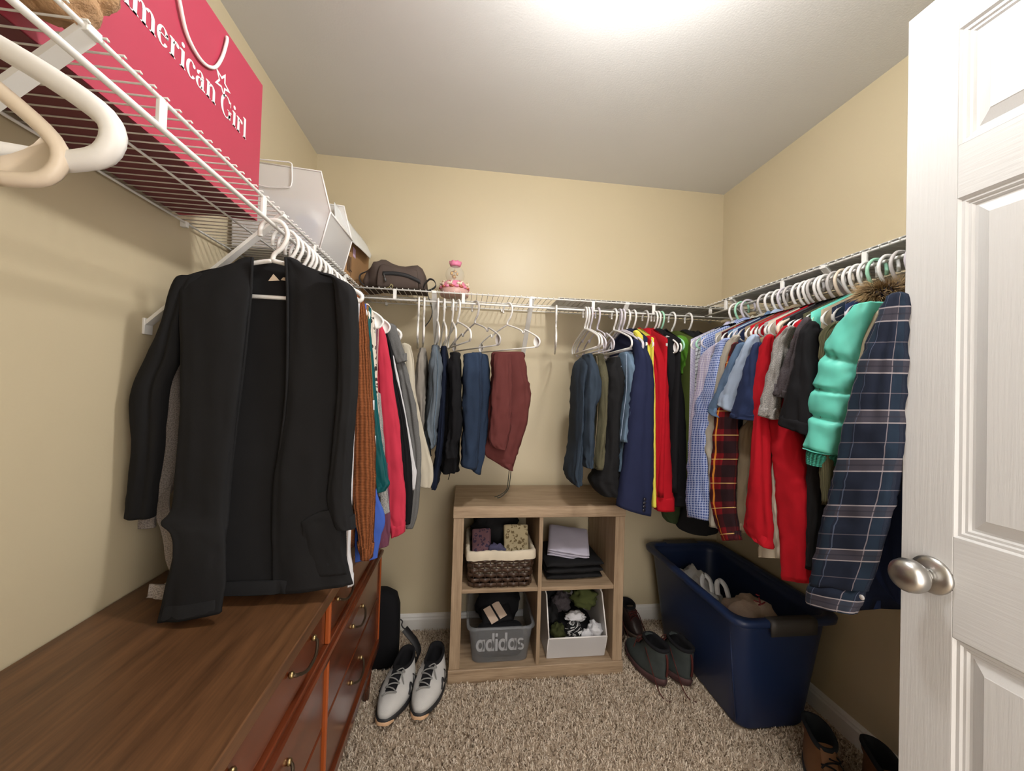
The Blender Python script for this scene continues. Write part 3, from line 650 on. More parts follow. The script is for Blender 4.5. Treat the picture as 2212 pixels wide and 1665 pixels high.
top('jacket', 'slim black top between the pink sweatshirt and the grey blazer', 'jacket', 'L', -.62, ('white', 'tube'), F_black2, .95, [(816, 702, 829, 698), (830, 750, 846, 750), (840, 800, 853, 800), (852, 860, 867, 860), (860, 930, 880, 930), (868, 1000, 889, 1000), (872, 1080, 892, 1080), (873, 1132, 887, 1131)], -.645, .02, seed=32, hw=.19)
top('shirt', 'white shirt sliver tucked between the black top and grey blazer', 'shirt', 'L', -.58, ('white', 'notch'), F_white, 1.0, [(843, 770, 851, 770), (850, 820, 862, 820), (856, 860, 870, 860), (862, 910, 880, 910), (876, 1000, 896, 1000), (884, 1022, 900, 1020), (886, 1058, 896, 1058)], -.61, .012, seed=33, hw=.18)
top('blazer', 'mid grey short-sleeved blazer, the last dark piece before the corner', 'blazer', 'L', -.53, ('white', 'notch'), F_grey, .92, [(845, 760, 866, 762), (857, 800, 880, 800), (862, 830, 888, 830), (868, 870, 898, 870), (876, 920, 904, 920), (885, 980, 910, 980), (890, 1050, 908, 1050), (884, 1110, 902, 1110), (876, 1140, 893, 1140)], -.565, .03, seed=34, hw=.185, more=[('cap_sleeve', [(831, 700, 856, 704), (838, 735, 868, 738), (848, 768, 877, 766), (856, 786, 880, 779)], -.585, .035, None)])
top('blouse', 'off-white gauzy top nearest the corner over the dresser', 'blouse', 'L', -.475, ('white', 'thick'), F_gauze, 1.05, [(868, 742, 888, 748), (874, 780, 895, 780), (883, 850, 899, 850), (893, 930, 916, 930), (899, 1000, 934, 1000), (903, 1036, 936, 1036), (908, 1052, 930, 1054)], -.50, .014, seed=35, hw=.17)
# two empty hangers close to the camera
hanger('L', -1.697, 'white', 'bold', 'thick white tubular hanger, empty, in front of the pink bag shelf at top left', rot=-.02, tilt=.10)
hanger('L', -1.724, 'tan', 'thick', 'ivory webbed hanger, empty, nearest the camera at top left', rot=.105, tilt=.24)
# ================================================================== END-WALL ROD
def trousers(name, label, s, hang, mat, lobes, y=-.40, thick=.19, seed=1, rot=0, seam=None):
    t = garment(name, label, 'trousers', 'B', s, GP)
    for i, (rw, dy, tk) in enumerate(lobes):
        lg = obj('leg', trace(tr4(rw), 'y', y+dy, thick*tk, seed+i*3, amp=.32, p=.7, wr=.12, topk=.9, cr=.011), mat, t)
        if seam:
            f, sm = seam; yy = y+dy-thick*tk*.49
            obj('seam', tube([at(q[0]+(q[2]-q[0])*f, q[1]+(q[3]-q[1])*f, 'y', yy) for q in tr4(rw)], .0011, 6, 4), sm, lg)
    colour, kind = hang
    rot = rot or (.12 if s < .8 else 0)
    hanger('B', s, colour, kind, '%s plastic hanger holding the %s' % (dict(white='white', grey='pale grey', lilac='lilac-grey', mint='mint green', tan='ivory')[colour], short(label)), rot)
    return t
trousers('trousers', 'taupe grey trousers folded over a hanger nearest the corner', .596, ('white', 'tube'), F_taupep, [([(908, 919, 756), (902, 924, 785), (895, 926, 845), (899, 926, 880), (905, 921, 925), (908, 918, 990)], 0, 1)], seed=41)
hanger('B', .572, 'white', 'tube', 'bare white hanger crowded against the taupe trousers hanger', rot=.12)
trousers('jeans', 'grey-blue jeans folded over a hanger next to the taupe trousers', .656, ('white', 'tube'), F_jeansg, [([(934, 948, 750), (928, 957, 790), (927, 954, 850), (921, 948, 915), (930, 946, 945), (931, 942, 962)], -.02, 1), ([(930, 942, 780), (920, 938, 880), (914, 932, 950), (911, 930, 986)], .03, .8)], seed=42, seam=(.62, F_jeansl))
trousers('trousers', 'dark navy trousers folded over a hanger behind the black joggers', .684, ('white', 'tube'), F_navyp, [([(952, 967, 752), (954, 969, 800), (949, 966, 880), (942, 962, 960), (935, 952, 1020), (933, 948, 1046)], .03, 1)], seed=43)
t = trousers('joggers', 'black cuffed joggers folded over a hanger next to the blue jeans', .722, ('white', 'tube'), F_black2, [([(972, 993, 765), (968, 998, 800), (968, 1000, 870), (966, 999, 930), (962, 988, 958), (961, 988, 985)], -.03, .8), ([(962, 996, 800), (955, 994, 900), (950, 994, 980), (952, 991, 1015)], .03, .9)], seed=44)
obj('drawstring', tube([at(972, 1012, 'y', -.42), at(972, 1022, 'y', -.42), at(968, 1036, 'y', -.42)], .0016, 6, 4), F_black2, t)
hanger('B', .746, 'white', 'tube', 'white empty hanger turned toward the room beside the black joggers', rot=.3)
t = trousers('jeans', 'blue jeans folded over a pale grey hanger left of the maroon trousers', .824, ('grey', 'notch'), F_jeans, [([(1001, 768, 1040, 764), (998, 820, 1042, 820), (998, 900, 1040, 900), (997, 960, 1036, 960), (995, 1003, 1032, 1012)], -.05, .6), ([(1020, 764, 1056, 770), (1022, 815, 1059, 818), (1024, 850, 1059, 856), (1022, 900, 1056, 905), (1018, 960, 1052, 962), (1016, 1010, 1038, 1023)], .05, .6)], seed=45, rot=.5)
t = trousers('trousers', 'maroon drawstring trousers folded over a hanger facing the room', .972, ('white', 'notch'), F_maroon, [([(1061, 763, 1134, 763), (1060, 810, 1140, 808), (1057, 850, 1146, 850), (1053, 890, 1141, 900), (1050, 940, 1129, 945), (1047, 980, 1118, 985), (1068, 997, 1110, 1005), (1088, 1008, 1107, 1016)], .02, .35), ([(1066, 766, 1104, 766), (1064, 840, 1106, 840), (1060, 900, 1104, 900), (1056, 950, 1098, 958), (1064, 966, 1092, 972)], -.03, .22)], seed=46, rot=.6)
for k in (0, 1): obj('drawstring', tube([at(1100+k*4, 1012, 'y', -.38), at(1098+k*4, 1035, 'y', -.385), at(1094+k*3, 1058, 'y', -.39), at(1078+k*4, 1070+k*3, 'y', -.40), at(1068+k*6, 1073+k*2, 'y', -.40)], .0017, 6, 4), fabric('dark grey cord', (.03, .035, .03, 1)), t)
hanger('B', 1.201, 'white', 'tube', 'white empty hanger hanging alone above the cube shelf', rot=-.22)
trousers('trousers', 'slate blue trousers folded over a hanger right of the empty hanger', 1.34, ('white', 'tube'), F_slate, [([(1262, 1268, 768), (1247, 1264, 785), (1240, 1257, 830), (1238, 1254, 890), (1233, 1250, 960), (1224, 1250, 1020), (1230, 1249, 1040)], .02, 1), ([(1262, 1276, 768), (1259, 1288, 800), (1256, 1292, 850), (1255, 1279, 885), (1253, 1277, 950), (1251, 1275, 990), (1255, 1272, 1004)], -.03, .9)], seed=47)
hanger('B', 1.352, 'white', 'tube', 'white hanger pressed against the slate trousers hanger')
trousers('trousers', 'olive corduroy trousers folded over a hanger beside the slate pair', 1.366, ('lilac', 'notch'), F_olivep, [([(1278, 1300, 769), (1282, 1303, 830), (1280, 1301, 900), (1274, 1297, 960), (1270, 1291, 1006)], .02, 1)], seed=48, seam=(.5, F_khaki))
hanger('B', 1.401, 'lilac', 'notch', 'lilac-grey bare notched hanger between olive and black trousers')
trousers('trousers', 'loose black trousers folded over a hanger above the cube shelf', 1.483, ('white', 'tube'), F_black, [([(1315, 1335, 775), (1301, 1341, 800), (1301, 1343, 838), (1300, 1333, 880), (1297, 1330, 950), (1286, 1332, 1005), (1276, 1336, 1040), (1292, 1338, 1064)], 0, .9)], seed=49)
trousers('jeans', 'light blue jeans folded over a hanger beside the navy blazer', 1.508, ('lilac', 'tube'), F_jeansl, [([(1342, 1360, 764), (1340, 1363, 800), (1342, 1360, 845), (1336, 1354, 895), (1330, 1347, 950)], -.02, .9), ([(1330, 1350, 790), (1330, 1348, 880), (1326, 1343, 950), (1319, 1341, 990), (1316, 1340, 1010)], .02, .9)], seed=50, seam=(.6, F_lblue))
hanger('B', 1.524, 'lilac', 'thick', 'chunky lilac-grey hanger, empty, in front of the navy blazer')
# tops hanging on the end-wall rod
t = top('blazer', 'navy blue suit blazer hanging with its buttoned sleeve toward the room', 'blazer', 'B', 1.548, ('white', 'tube'), F_navyb, .80, [(1364, 735, 1376, 735), (1369, 765, 1398, 765), (1364, 810, 1409, 815), (1358, 870, 1410, 870), (1350, 958, 1409, 958), (1340, 1036, 1408, 1040), (1332, 1092, 1403, 1112)], -.49, .09, seed=51, hw=.19, bt=.02, amp=.06)
bb = plain('dark blazer button', (.012, .012, .02, 1), .25)
for k in range(4):
    c = at(1393-k*.7, 1078+k*8, 'y', -.540)
    obj('button', move(lathe([(.0, -.001), (.0065, -.001), (.007, .001), (.0055, .003), (.002, .0025)], (0, 0, 0), 14, True, True), m=Matrix.Translation(c) @ Matrix.Rotation(PI/2, 4, 'X')), bb, t)
top('shirt', 'lemon yellow shirt wedged between navy blazer and red hoodie', 'shirt', 'B', 1.578, ('white', 'tube'), F_yellow, .85, [(1368, 716, 1380, 716), (1376, 735, 1396, 740), (1390, 765, 1405, 772), (1402, 830, 1412, 830), (1404, 950, 1413, 950), (1404, 1050, 1414, 1050), (1405, 1094, 1415, 1091)], -.465, .05, seed=52, hw=.18)
top('hoodie', 'bright red hooded sweatshirt with ribbed cuff beside the navy blazer', 'hoodie', 'B', 1.639, ('grey', 'tube'), F_red, .82, [(1390, 728, 1414, 728), (1404, 765, 1431, 772), (1409, 816, 1439, 816), (1410, 880, 1442, 880), (1411, 958, 1445, 958), (1413, 1036, 1450, 1036), (1414, 1062, 1452, 1062), (1416, 1099, 1454, 1098)], -.47, .07, seed=53, hw=.18, col=True, hood=True, cuff=.9, bt=.018)
top('sweatshirt', 'black fleece sweatshirt right of the red hooded one', 'sweatshirt', 'B', 1.70, ('white', 'notch'), F_black2, .84, [(1434, 732, 1459, 730), (1436, 790, 1466, 790), (1442, 860, 1475, 860), (1446, 950, 1481, 950), (1448, 1040, 1483, 1040), (1449, 1088, 1484, 1088)], -.455, .07, seed=54, hw=.17, col=True, hood=True, cuff=.5, bt=.018)
hanger('B', 1.685, 'white', 'notch', 'white empty notched hanger in front of the black sweatshirt')
hanger('B', 1.718, 'mint', 'tube', 'mint green empty hanger in front of the black sweatshirt')
t = top('fleece', 'leaf green and olive two-tone fleece jacket', 'fleece', 'B', 1.775, ('white', 'tube'), F_olive, .86, [(1462, 745, 1492, 755), (1466, 800, 1496, 800), (1468, 850, 1490, 850), (1470, 950, 1488, 950), (1470, 1040, 1488, 1040)], -.41, .07, seed=55, hw=.17, bt=.02, more=[('shoulder_yoke', [(1459, 726, 1482, 730), (1460, 750, 1496, 760), (1465, 785, 1497, 790), (1467, 808, 1496, 806)], -.42, .085, F_green), ('tail', [(1432, 1050, 1468, 1050), (1429, 1090, 1468, 1095), (1430, 1112, 1466, 1118), (1440, 1126, 1460, 1130)], -.36, .04, fabric('dark green lining', C(52, 66, 40)))])
top('jacket', 'black hooded jacket hanging in the corner above the blue bin', 'jacket', 'B', 1.86, ('white', 'tube'), F_black, .78, [(1488, 748, 1542, 745), (1492, 800, 1540, 800), (1489, 880, 1530, 880), (1485, 960, 1525, 960), (1482, 1040, 1525, 1040), (1472, 1090, 1535, 1098), (1461, 1134, 1548, 1142), (1480, 1148, 1530, 1150)], -.33, .10, seed=56, hw=.16, col=True, hood=True, bt=.025)
# ================================================================== RIGHT-HAND ROD (far to near)
XS = 1.705
R_ = [
 ('shirt', 'lavender gingham shirt, farthest on the right-hand rod', 'shirt', -.53, ('white', 'tube'), F_lav, .72, [(1545, 745, 1560, 742), (1516, 770, 1545, 768), (1505, 840, 1536, 840), (1497, 880, 1528, 880), (1488, 1000, 1518, 1000), (1485, 1116, 1518, 1118)], .04, F_lav),
 ('shirt', 'black and white checked shirt between the lavender and blue gingham shirts', 'shirt', -.565, ('mint', 'tube'), F_bw, .75, [(1560, 745, 1576, 742), (1541, 770, 1560, 768), (1538, 810, 1556, 810), (1536, 900, 1552, 900)], .03, F_bw),
 ('shirt', 'blue gingham long-sleeved shirt near the corner', 'shirt', -.60, ('lilac', 'tube'), F_blue, .70, [(1560, 735, 1580, 732), (1548, 755, 1570, 752), (1528, 830, 1558, 830), (1503, 875, 1549, 875), (1491, 944, 1540, 944), (1485, 1020, 1538, 1020), (1483, 1080, 1536, 1080), (1487, 1112, 1534, 1125)], .045, F_blue),
 ('shirt', 'stone grey linen shirt next to the blue gingham', 'shirt', -.69, ('grey', 'tube'), F_greybeige, .68, [(1582, 728, 1598, 726), (1569, 746, 1588, 744), (1556, 790, 1576, 788), (1541, 860, 1563, 860), (1522, 936, 1552, 935), (1526, 970, 1553, 970), (1533, 1010, 1553, 1010), (1536, 1080, 1556, 1080), (1535, 1136, 1556, 1142)], .03, F_greybeige),
 ('shirt', 'red and black plaid flannel shirt with yellow lines', 'shirt', -.725, ('white', 'tube'), F_rplaid, .62, [(1584, 745, 1596, 742), (1570, 800, 1592, 800), (1549, 895, 1594, 895), (1539, 982, 1592, 982), (1536, 1065, 1588, 1065), (1547, 1125, 1592, 1120), (1566, 1168, 1600, 1166)], .04, None),
 ('shirt', 'mid-blue denim short-sleeved shirt', 'shirt', -.76, ('white', 'tube'), F_denm, .75, [(1596, 745, 1612, 742), (1576, 795, 1596, 792), (1554, 845, 1578, 845), (1537, 880, 1566, 884), (1540, 893, 1572, 906)], .05, F_denm),
 ('shirt', 'light blue short-sleeved shirt with layered sleeve', 'shirt', -.785, ('lilac', 'tube'), F_lblue, .75, [(1622, 728, 1636, 725), (1611, 750, 1632, 747), (1588, 795, 1620, 793), (1562, 848, 1602, 850), (1554, 872, 1592, 892)], .05, F_lblue),
 ('t_shirt', 'plain navy tee in front of the light blue shirt', 't-shirt', -.81, ('grey', 'tube'), F_navy, .72, [(1632, 745, 1644, 742), (1622, 780, 1640, 778), (1606, 825, 1638, 825), (1590, 872, 1637, 875), (1581, 900, 1634, 907)], .05, None),
 ('shirt', 'khaki twill shirt peeking between navy and red', 'shirt', -.845, ('white', 'tube'), F_khaki, .62, [(1640, 735, 1656, 730), (1631, 758, 1650, 752), (1628, 800, 1645, 795), (1622, 900, 1640, 900), (1594, 935, 1628, 935), (1592, 1000, 1624, 1000), (1594, 1080, 1616, 1080), (1602, 1148, 1614, 1152)], .03, F_khaki),
 ('shirt', 'long scarlet long-sleeved shirt, left of the heather grey tee', 'shirt', -.87, ('white', 'tube'), F_redb, .66, [(1656, 728, 1668, 725), (1634, 785, 1662, 782), (1630, 860, 1660, 860), (1632, 910, 1660, 910), (1622, 1015, 1662, 1015), (1613, 1100, 1666, 1100), (1610, 1142, 1668, 1160), (1630, 1162, 1669, 1187)], .04, None),
 ('shirt', 'olive drab shirt between the two scarlet shirts', 'shirt', -.89, ('white', 'tube'), F_taupe, .60, [(1668, 728, 1682, 724), (1655, 752, 1668, 750), (1652, 800, 1663, 800), (1652, 900, 1662, 900), (1658, 1000, 1672, 1000), (1662, 1090, 1680, 1090)], .02, None),
 ('shirt', 'second scarlet shirt directly behind the heather grey tee', 'shirt', -.905, ('grey', 'tube'), F_redb, .70, [(1692, 710, 1704, 706), (1670, 748, 1694, 745), (1659, 800, 1684, 800), (1649, 850, 1676, 850), (1645, 920, 1668, 920)], .035, None),
 ('t_shirt', 'heather grey short-sleeved tee among the scarlet tops', 't-shirt', -.93, ('white', 'tube'), F_heather, .70, [(1700, 712, 1714, 706), (1680, 742, 1700, 740), (1670, 790, 1694, 790), (1655, 842, 1686, 842), (1644, 893, 1677, 905)], .045, None),
 ('sweatshirt', 'white sweatshirt showing a pale hem below the scarlet shirt', 'sweatshirt', -.945, ('white', 'tube'), F_gauze, .58, [(1655, 905, 1672, 905), (1658, 1000, 1676, 1000), (1662, 1090, 1686, 1085), (1656, 1140, 1690, 1135), (1640, 1180, 1690, 1180), (1643, 1203, 1688, 1206)], .03, None),
 ('hoodie', 'crimson hooded sweatshirt with long body hanging lowest of the reds', 'hoodie', -.975, ('grey', 'tube'), F_red, .50, [(1720, 702, 1746, 690), (1700, 738, 1730, 735), (1690, 780, 1722, 780), (1682, 850, 1715, 850), (1664, 914, 1720, 912), (1668, 966, 1737, 966), (1675, 1020, 1742, 1020), (1682, 1081, 1747, 1081), (1688, 1160, 1750, 1160), (1694, 1250, 1755, 1260)], .05, None),
 ('t_shirt', 'charcoal marl tee in front of the crimson sweatshirt', 't-shirt', -1.0, ('tan', 'thick'), F_char, .72, [(1736, 692, 1750, 688), (1722, 730, 1740, 727), (1703, 772, 1730, 772), (1689, 813, 1722, 813), (1676, 850, 1706, 860)], .04, None),
 ('t_shirt', 'black short-sleeved tee beside the turquoise puffer', 't-shirt', -1.025, ('white', 'notch'), F_black2, .66, [(1748, 697, 1764, 700), (1736, 730, 1762, 730), (1719, 803, 1761, 803), (1701, 857, 1760, 862), (1687, 912, 1757, 940)], .05, None),
 ('trousers', 'long black garment hanging below the black tee', 'trousers', -1.045, ('white', 'notch'), F_black, .48, [(1760, 715, 1778, 712), (1757, 780, 1778, 780), (1754, 880, 1775, 880), (1748, 960, 1782, 955), (1747, 1050, 1778, 1050), (1749, 1150, 1770, 1150), (1746, 1224, 1762, 1232)], .035, None),
 ('shirt', 'olive corduroy shirt behind the turquoise puffer', 'shirt', -1.07, ('white', 'tube'), F_cord, .58, [(1790, 704, 1822, 696), (1777, 722, 1806, 720), (1774, 770, 1800, 768), (1774, 830, 1795, 830), (1778, 920, 1798, 920), (1776, 1005, 1802, 1005), (1782, 1090, 1798, 1090)], .03, None),
]
for i, (nm, lab, cat, s, hg, m, zh, rw, tk, cl) in enumerate(R_):
    zh = at(rw[-1][0], rw[-1][1], 'x', XS).z+(.05 if cat != 't-shirt' else -.06)
    top(nm, lab, cat, 'R', s, hg, m, zh, rw, XS-.0015*i+(.032 if lab.startswith(('crimson', 'white sweat', 'long black', 'second', 'olive drab', 'khaki')) else -.012 if cat == 't-shirt' else 0), tk, seed=60+i, hw=.207, bt=.005, col=cl, amp=.16, wr=.08, cuff=(.35 if cat in ('t-shirt',) else None))
# turquoise puffer
t = garment('puffer_jacket', 'turquoise quilted puffer jacket with ribbed cuff on the right-hand rod', 'jacket', 'R', -1.095, GR)
obj('body', slab('R', -1.095, .207, .85, .016, seed=90), F_puff, t)
obj('sleeve', trace([(1866, 668, 1902, 652), (1824, 708, 1892, 690), (1800, 740, 1876, 730), (1794, 763, 1866, 785), (1776, 815, 1862, 818), (1768, 838, 1854, 850), (1761, 870, 1850, 872), (1760, 894, 1840, 912), (1757, 928, 1832, 935), (1752, 958, 1820, 978), (1752, 966, 1816, 984)], 'x', 1.69, .085, 91, n=40, sub=8, amp=.07, puff=(3, 5, 7, 9.4), wr=.10, hem=False), F_puff, t)
obj('cuff', trace([(1754, 966, 1815, 984), (1753, 985, 1810, 1000), (1755, 1000, 1804, 1012)], 'x', 1.69, .07, 92, amp=.03, cr=.001), F_dkteal, t)
hanger('R', -1.095, 'mint', 'tube', 'mint green plastic hanger holding the turquoise puffer jacket')
# coat with a fur-trimmed hood
t = garment('coat', 'beige-lined coat with a fur-trimmed hood behind the navy plaid flannel', 'coat', 'R', -1.125, GR)
obj('body', slab('R', -1.125, .207, .75, .010, seed=93), F_beige, t)
obj('sleeve', trace([(1890, 682, 1912, 668), (1868, 738, 1892, 735), (1859, 785, 1882, 785), (1846, 850, 1868, 850), (1838, 920, 1858, 920)], 'x', 1.69, .03, 94), F_beige, t)
hc = at(1930, 636, 'x', 1.86)
obj('hood', blob(hc+Vector((.03, .0, -.02)), (.07, .03, .028), 5, .3), F_beige, t)
def fur(c, s, n, ln, seed):
    r = random.Random(seed); V, Fc = [], []
    for i in range(n):
        d = Vector((r.gauss(0, 1), r.gauss(0, 1), r.gauss(0, 1))).normalized()
        p = Vector(c)+Vector((d.x*s[0], d.y*s[1], d.z*s[2])); e = (d+Vector((r.uniform(-.7, .1), r.uniform(-.5, .5), r.uniform(-.5, .6)))).normalized()
        q = e.orthogonal().normalized()*.0011; L = ln*r.uniform(.6, 1.2); k = len(V)
        V += [p-q, p+q, p+e*L*.55+q*.6+Vector((0, 0, -.002)), p+e*L*.55-q*.6+Vector((0, 0, -.002)), p+e*L+Vector((0, 0, -.006))]
        Fc += [[k, k+1, k+2, k+3], [k+3, k+2, k+4]]
    return {'v': V, 'f': Fc, 'uv': []}
t_ = NT('fox brown faux fur'); t_.p(Roughness=.8, Base_Color=t_.mix(t_.noise(t_.coords('Object', (1, 1, 1)), 60, 2), C(96, 74, 48), C(206, 176, 128))); M_fur = t_.m
fo = obj('fur_trim', fur(hc, (.075, .02, .022), 4200, .04, 3), M_fur, t); fo['kind'] = 'stuff'
hanger('R', -1.125, 'white', 'tube', 'white plastic hanger holding the fur-hooded coat')
# nearest: navy plaid flannel
t = garment('flannel_shirt', 'navy plaid flannel shirt with long cuffed sleeve, nearest the open door', 'shirt', 'R', -1.155, GR)
obj('body', slab('R', -1.155, .207, .73, .010, seed=95), F_nplaid, t)
obj('sleeve', trace([(1918, 642, 1960, 634), (1884, 731, 1960, 728), (1859, 800, 1958, 800), (1832, 905, 1952, 905), (1811, 992, 1945, 992), (1796, 1060, 1935, 1062), (1780, 1120, 1918, 1124), (1762, 1205, 1896, 1212), (1749, 1262, 1872, 1278)], 'x', 1.665, .055, 96, n=44, amp=.28, wr=.10), F_nplaid, t)
obj('cuff', trace([(1750, 1256, 1868, 1278), (1746, 1280, 1860, 1306), (1746, 1300, 1850, 1328)], 'x', 1.663, .062, 97, amp=.12), F_nplaid, t)
obj('button', move(lathe([(0, -.001), (.005, -.001), (.0055, .001), (.004, .0025)], (0, 0, 0), 12, True, True), m=Matrix.Translation(at(1862, 1290, 'x', 1.635)) @ Matrix.Rotation(-PI/2, 4, 'Y')), plain('grey shirt button', (.35, .33, .33, 1), .3), t)
hanger('R', -1.155, 'grey', 'tube', 'pale grey plastic hanger holding the navy plaid flannel shirt')
t = top('sweatshirt', 'dark navy garment hidden deep behind the navy plaid flannel', 'sweatshirt', 'R', -1.19, ('lilac', 'tube'), F_navy, .74, [(1900, 1000, 1950, 1000), (1888, 1100, 1950, 1100), (1880, 1180, 1955, 1180), (1900, 1250, 1956, 1262), (1935, 1290, 1958, 1310)], 1.73, .03, seed=98, hw=.18)
# ================================================================== LETTERING HELPERS (flat print, 2-D strokes)
def arc2(cx, cy, rx, ry, th, tv, a0, a1, n=28):
    out = []
    for i in range(n):
        q = []
        for a in (a0+(a1-a0)*i/n, a0+(a1-a0)*(i+1)/n):
            c, s = math.cos(math.radians(a)), math.sin(math.radians(a))
            q.append(((cx+rx*c, cy+ry*s), (cx+(rx-tv)*c, cy+(ry-th)*s)))
        out.append([q[0][1], q[0][0], q[1][0], q[1][1]])
    return out
def rc(x0, x1, y0, y1): return [[(x0, y0), (x1, y0), (x1, y1), (x0, y1)]]
def bar2(x0, y0, x1, y1, w): return [[(x0-w/2, y0), (x0+w/2, y0), (x1+w/2, y1), (x1-w/2, y1)]]
def disc2(cx, cy, r): return [[(cx+r*math.cos(k*PI/6), cy+r*math.sin(k*PI/6)) for k in range(12)]]
def foot(x, w, y=0.0): return [[(x-.07, y), (x+w+.07, y), (x+w+.07, y+.028), (x+w, y+.06), (x, y+.06), (x-.07, y+.028)]]
def flag(x, y): return [[(x-.09, y-.06), (x, y-.10), (x, y), (x-.09, y-.025)]]
SW = .168
SERIF = {
 'A': (bar2(.05, 0, .34, 1.0, .06)+bar2(.62, 0, .36, 1.0, .17)+rc(.17, .52, .32, .37)+rc(-.04, .16, 0, .03)+rc(.48, .76, 0, .03), .74),
 'm': (rc(.09, .09+SW, 0, .7)+flag(.09, .7)+foot(.09, SW)+arc2(.40, .47, .235, .23, .07, SW, 0, 150)+rc(.48, .635, 0, .48)+foot(.48, SW)+arc2(.79, .47, .235, .23, .07, SW, 0, 150)+rc(.87, 1.025, 0, .48)+foot(.87, SW), 1.12),
 'e': (arc2(.30, .34, .29, .36, .05, SW, 20, 325)+rc(.12, .56, .37, .415)+arc2(.30, .40, .265, .30, .05, .10, -4, 30, 6), .62),
 'r': (rc(.09, .09+SW, 0, .7)+flag(.09, .7)+foot(.09, SW)+arc2(.36, .46, .18, .24, .06, .10, 70, 165, 12)+disc2(.43, .60, .085), .55),
 'i': (rc(.09, .09+SW, 0, .7)+flag(.09, .7)+foot(.09, SW)+disc2(.165, .90, .09), .36),
 'c': (arc2(.30, .34, .29, .36, .05, SW, 55, 325)+disc2(.46, .56, .085), .58),
 'a': (arc2(.24, .20, .23, .22, .045, .14, 40, 330)+rc(.34, .34+SW, .06, .50)+arc2(.28, .48, .215, .22, .06, .14, 0, 140)+disc2(.13, .55, .075)+rc(.34, .60, 0, .06), .64),
 'n': (rc(.09, .09+SW, 0, .7)+flag(.09, .7)+foot(.09, SW)+arc2(.40, .47, .235, .23, .07, SW, 0, 150)+rc(.48, .635, 0, .48)+foot(.48, SW), .74),
 'G': (arc2(.44, .5, .42, .51, .05, .17, 38, 330, 40)+rc(.62, .78, .05, .42)+rc(.53, .86, .40, .44)+rc(.76, .79, .66, .92), .92),
 'l': (rc(.09, .09+SW, 0, 1.0)+flag(.09, 1.0)+foot(.09, SW), .34), ' ': ([], .30)}
TW = .20
ROUND = {
 'a': (arc2(.36, .36, .36, .37, TW*.9, TW, 0, 360, 32)+rc(.54, .74, 0, .72), .80), 'd': (arc2(.36, .36, .36, .37, TW*.9, TW, 0, 360, 32)+rc(.54, .74, 0, 1.08), .80),
 'i': (rc(.02, .22, 0, .72)+rc(.02, .22, .86, 1.06), .28),
 's': (arc2(.30, .52, .29, .21, .13, .15, 30, 250, 20)+arc2(.30, .20, .29, .21, .13, .15, -150, 85, 22), .62)}
def write(text, font, origin, ex, ey, size, mat, root, name='letter', squash=1.0, bend=None):
    x = 0.0; ex, ey = Vector(ex).normalized(), Vector(ey).normalized()
    for ch in text:
        polys, adv = font[ch]
        if polys:
            gs = []
            for pl in polys:
                P = [(a*squash+x*squash, b) for a, b in pl]
                if bend:
                    V = [bend(a*size, b*size) for a, b in P]
                else: V = [Vector(origin)+ex*a*size+ey*b*size for a, b in P]
                nz = ex.cross(ey).normalized(); n = len(V)
                gs.append({'v': V+[v+nz*.0006 for v in V], 'f': [list(range(n))[::-1], [n+i for i in range(n)]]+[[i, (i+1) % n, n+(i+1) % n, n+i] for i in range(n)], 'uv': []})
            obj(name, join(*gs), mat, root, False)
        x += adv
# ================================================================== ON THE LEFT SHELF
ZD = ZS+.0056          # top of the deck wires
M_bagred = plain('crimson coated paper', C(172, 54, 78), .45, var=.03)
gb = thing('gift_bag', 'large crimson paper gift bag with white lettering on the left shelf', 'gift bag', (.12, -1.25, ZD))
bx0, bx1, by0, by1, bz = .018, .212, -1.60, -.925, 2.07
def bag_walls():
    o_ = [(bx0, by0), (bx1, by0), (bx1, by1), (.115, by1-.012), (bx0, by1)]; i_ = [(bx0+.003, by0+.003), (bx1-.003, by0+.003), (bx1-.003, by1-.003), (.115, by1-.016), (bx0+.003, by1-.003)]
    R = [[(x, y, ZD) for x, y in o_], [(x, y, bz) for x, y in o_], [(x, y, bz) for x, y in i_], [(x, y, ZD+.003) for x, y in i_]]
    return loft(R)
obj('bag_body', bag_walls(), M_bagred, gb, False)
obj('bag_base', box(bx0+.002, bx1-.002, by0+.002, by1-.014, ZD-.0012, ZD-.0002, 0), plain('maroon card with painted shade', C(104, 40, 52), .6), gb, False)  # underside shade of the bag put into this sheet's darker colour
M_print = plain('white print', (.82, .80, .80, 1), .5)
fx = bx1+.0004
SZ = .0505
txt = 'American Girl'; tot = sum(SERIF[c][1] for c in txt)
y_end = -.992; sq = .374/(tot*SZ)
write(txt, SERIF, (fx, y_end-tot*SZ*sq, 1.8745), (0, 1, 0), (0, 0, 1), SZ, M_print, gb, squash=sq)
def star(cy, cz, r0, w, rot):
    P = [(cy+(r0 if k % 2 == 0 else r0*.42)*math.cos(rot+k*PI/5), cz+(r0 if k % 2 == 0 else r0*.42)*math.sin(rot+k*PI/5)) for k in range(10)]; c = (cy, cz); gs = []
    I = [(c[0]+(a-c[0])*w, c[1]+(b-c[1])*w) for a, b in P]
    for k in range(10):
        q = [P[k], P[(k+1) % 10], I[(k+1) % 10], I[k]]; V = [Vector((fx, a, b)) for a, b in q]
        gs.append({'v': V+[v+Vector((.0006, 0, 0)) for v in V], 'f': [[0, 1, 2, 3], [7, 6, 5, 4], [0, 4, 5, 1], [1, 5, 6, 2], [2, 6, 7, 3], [3, 7, 4, 0]], 'uv': []})
    return join(*gs)
obj('star', star(-1.092, 1.941, .031, .62, 1.25), M_print, gb, False)
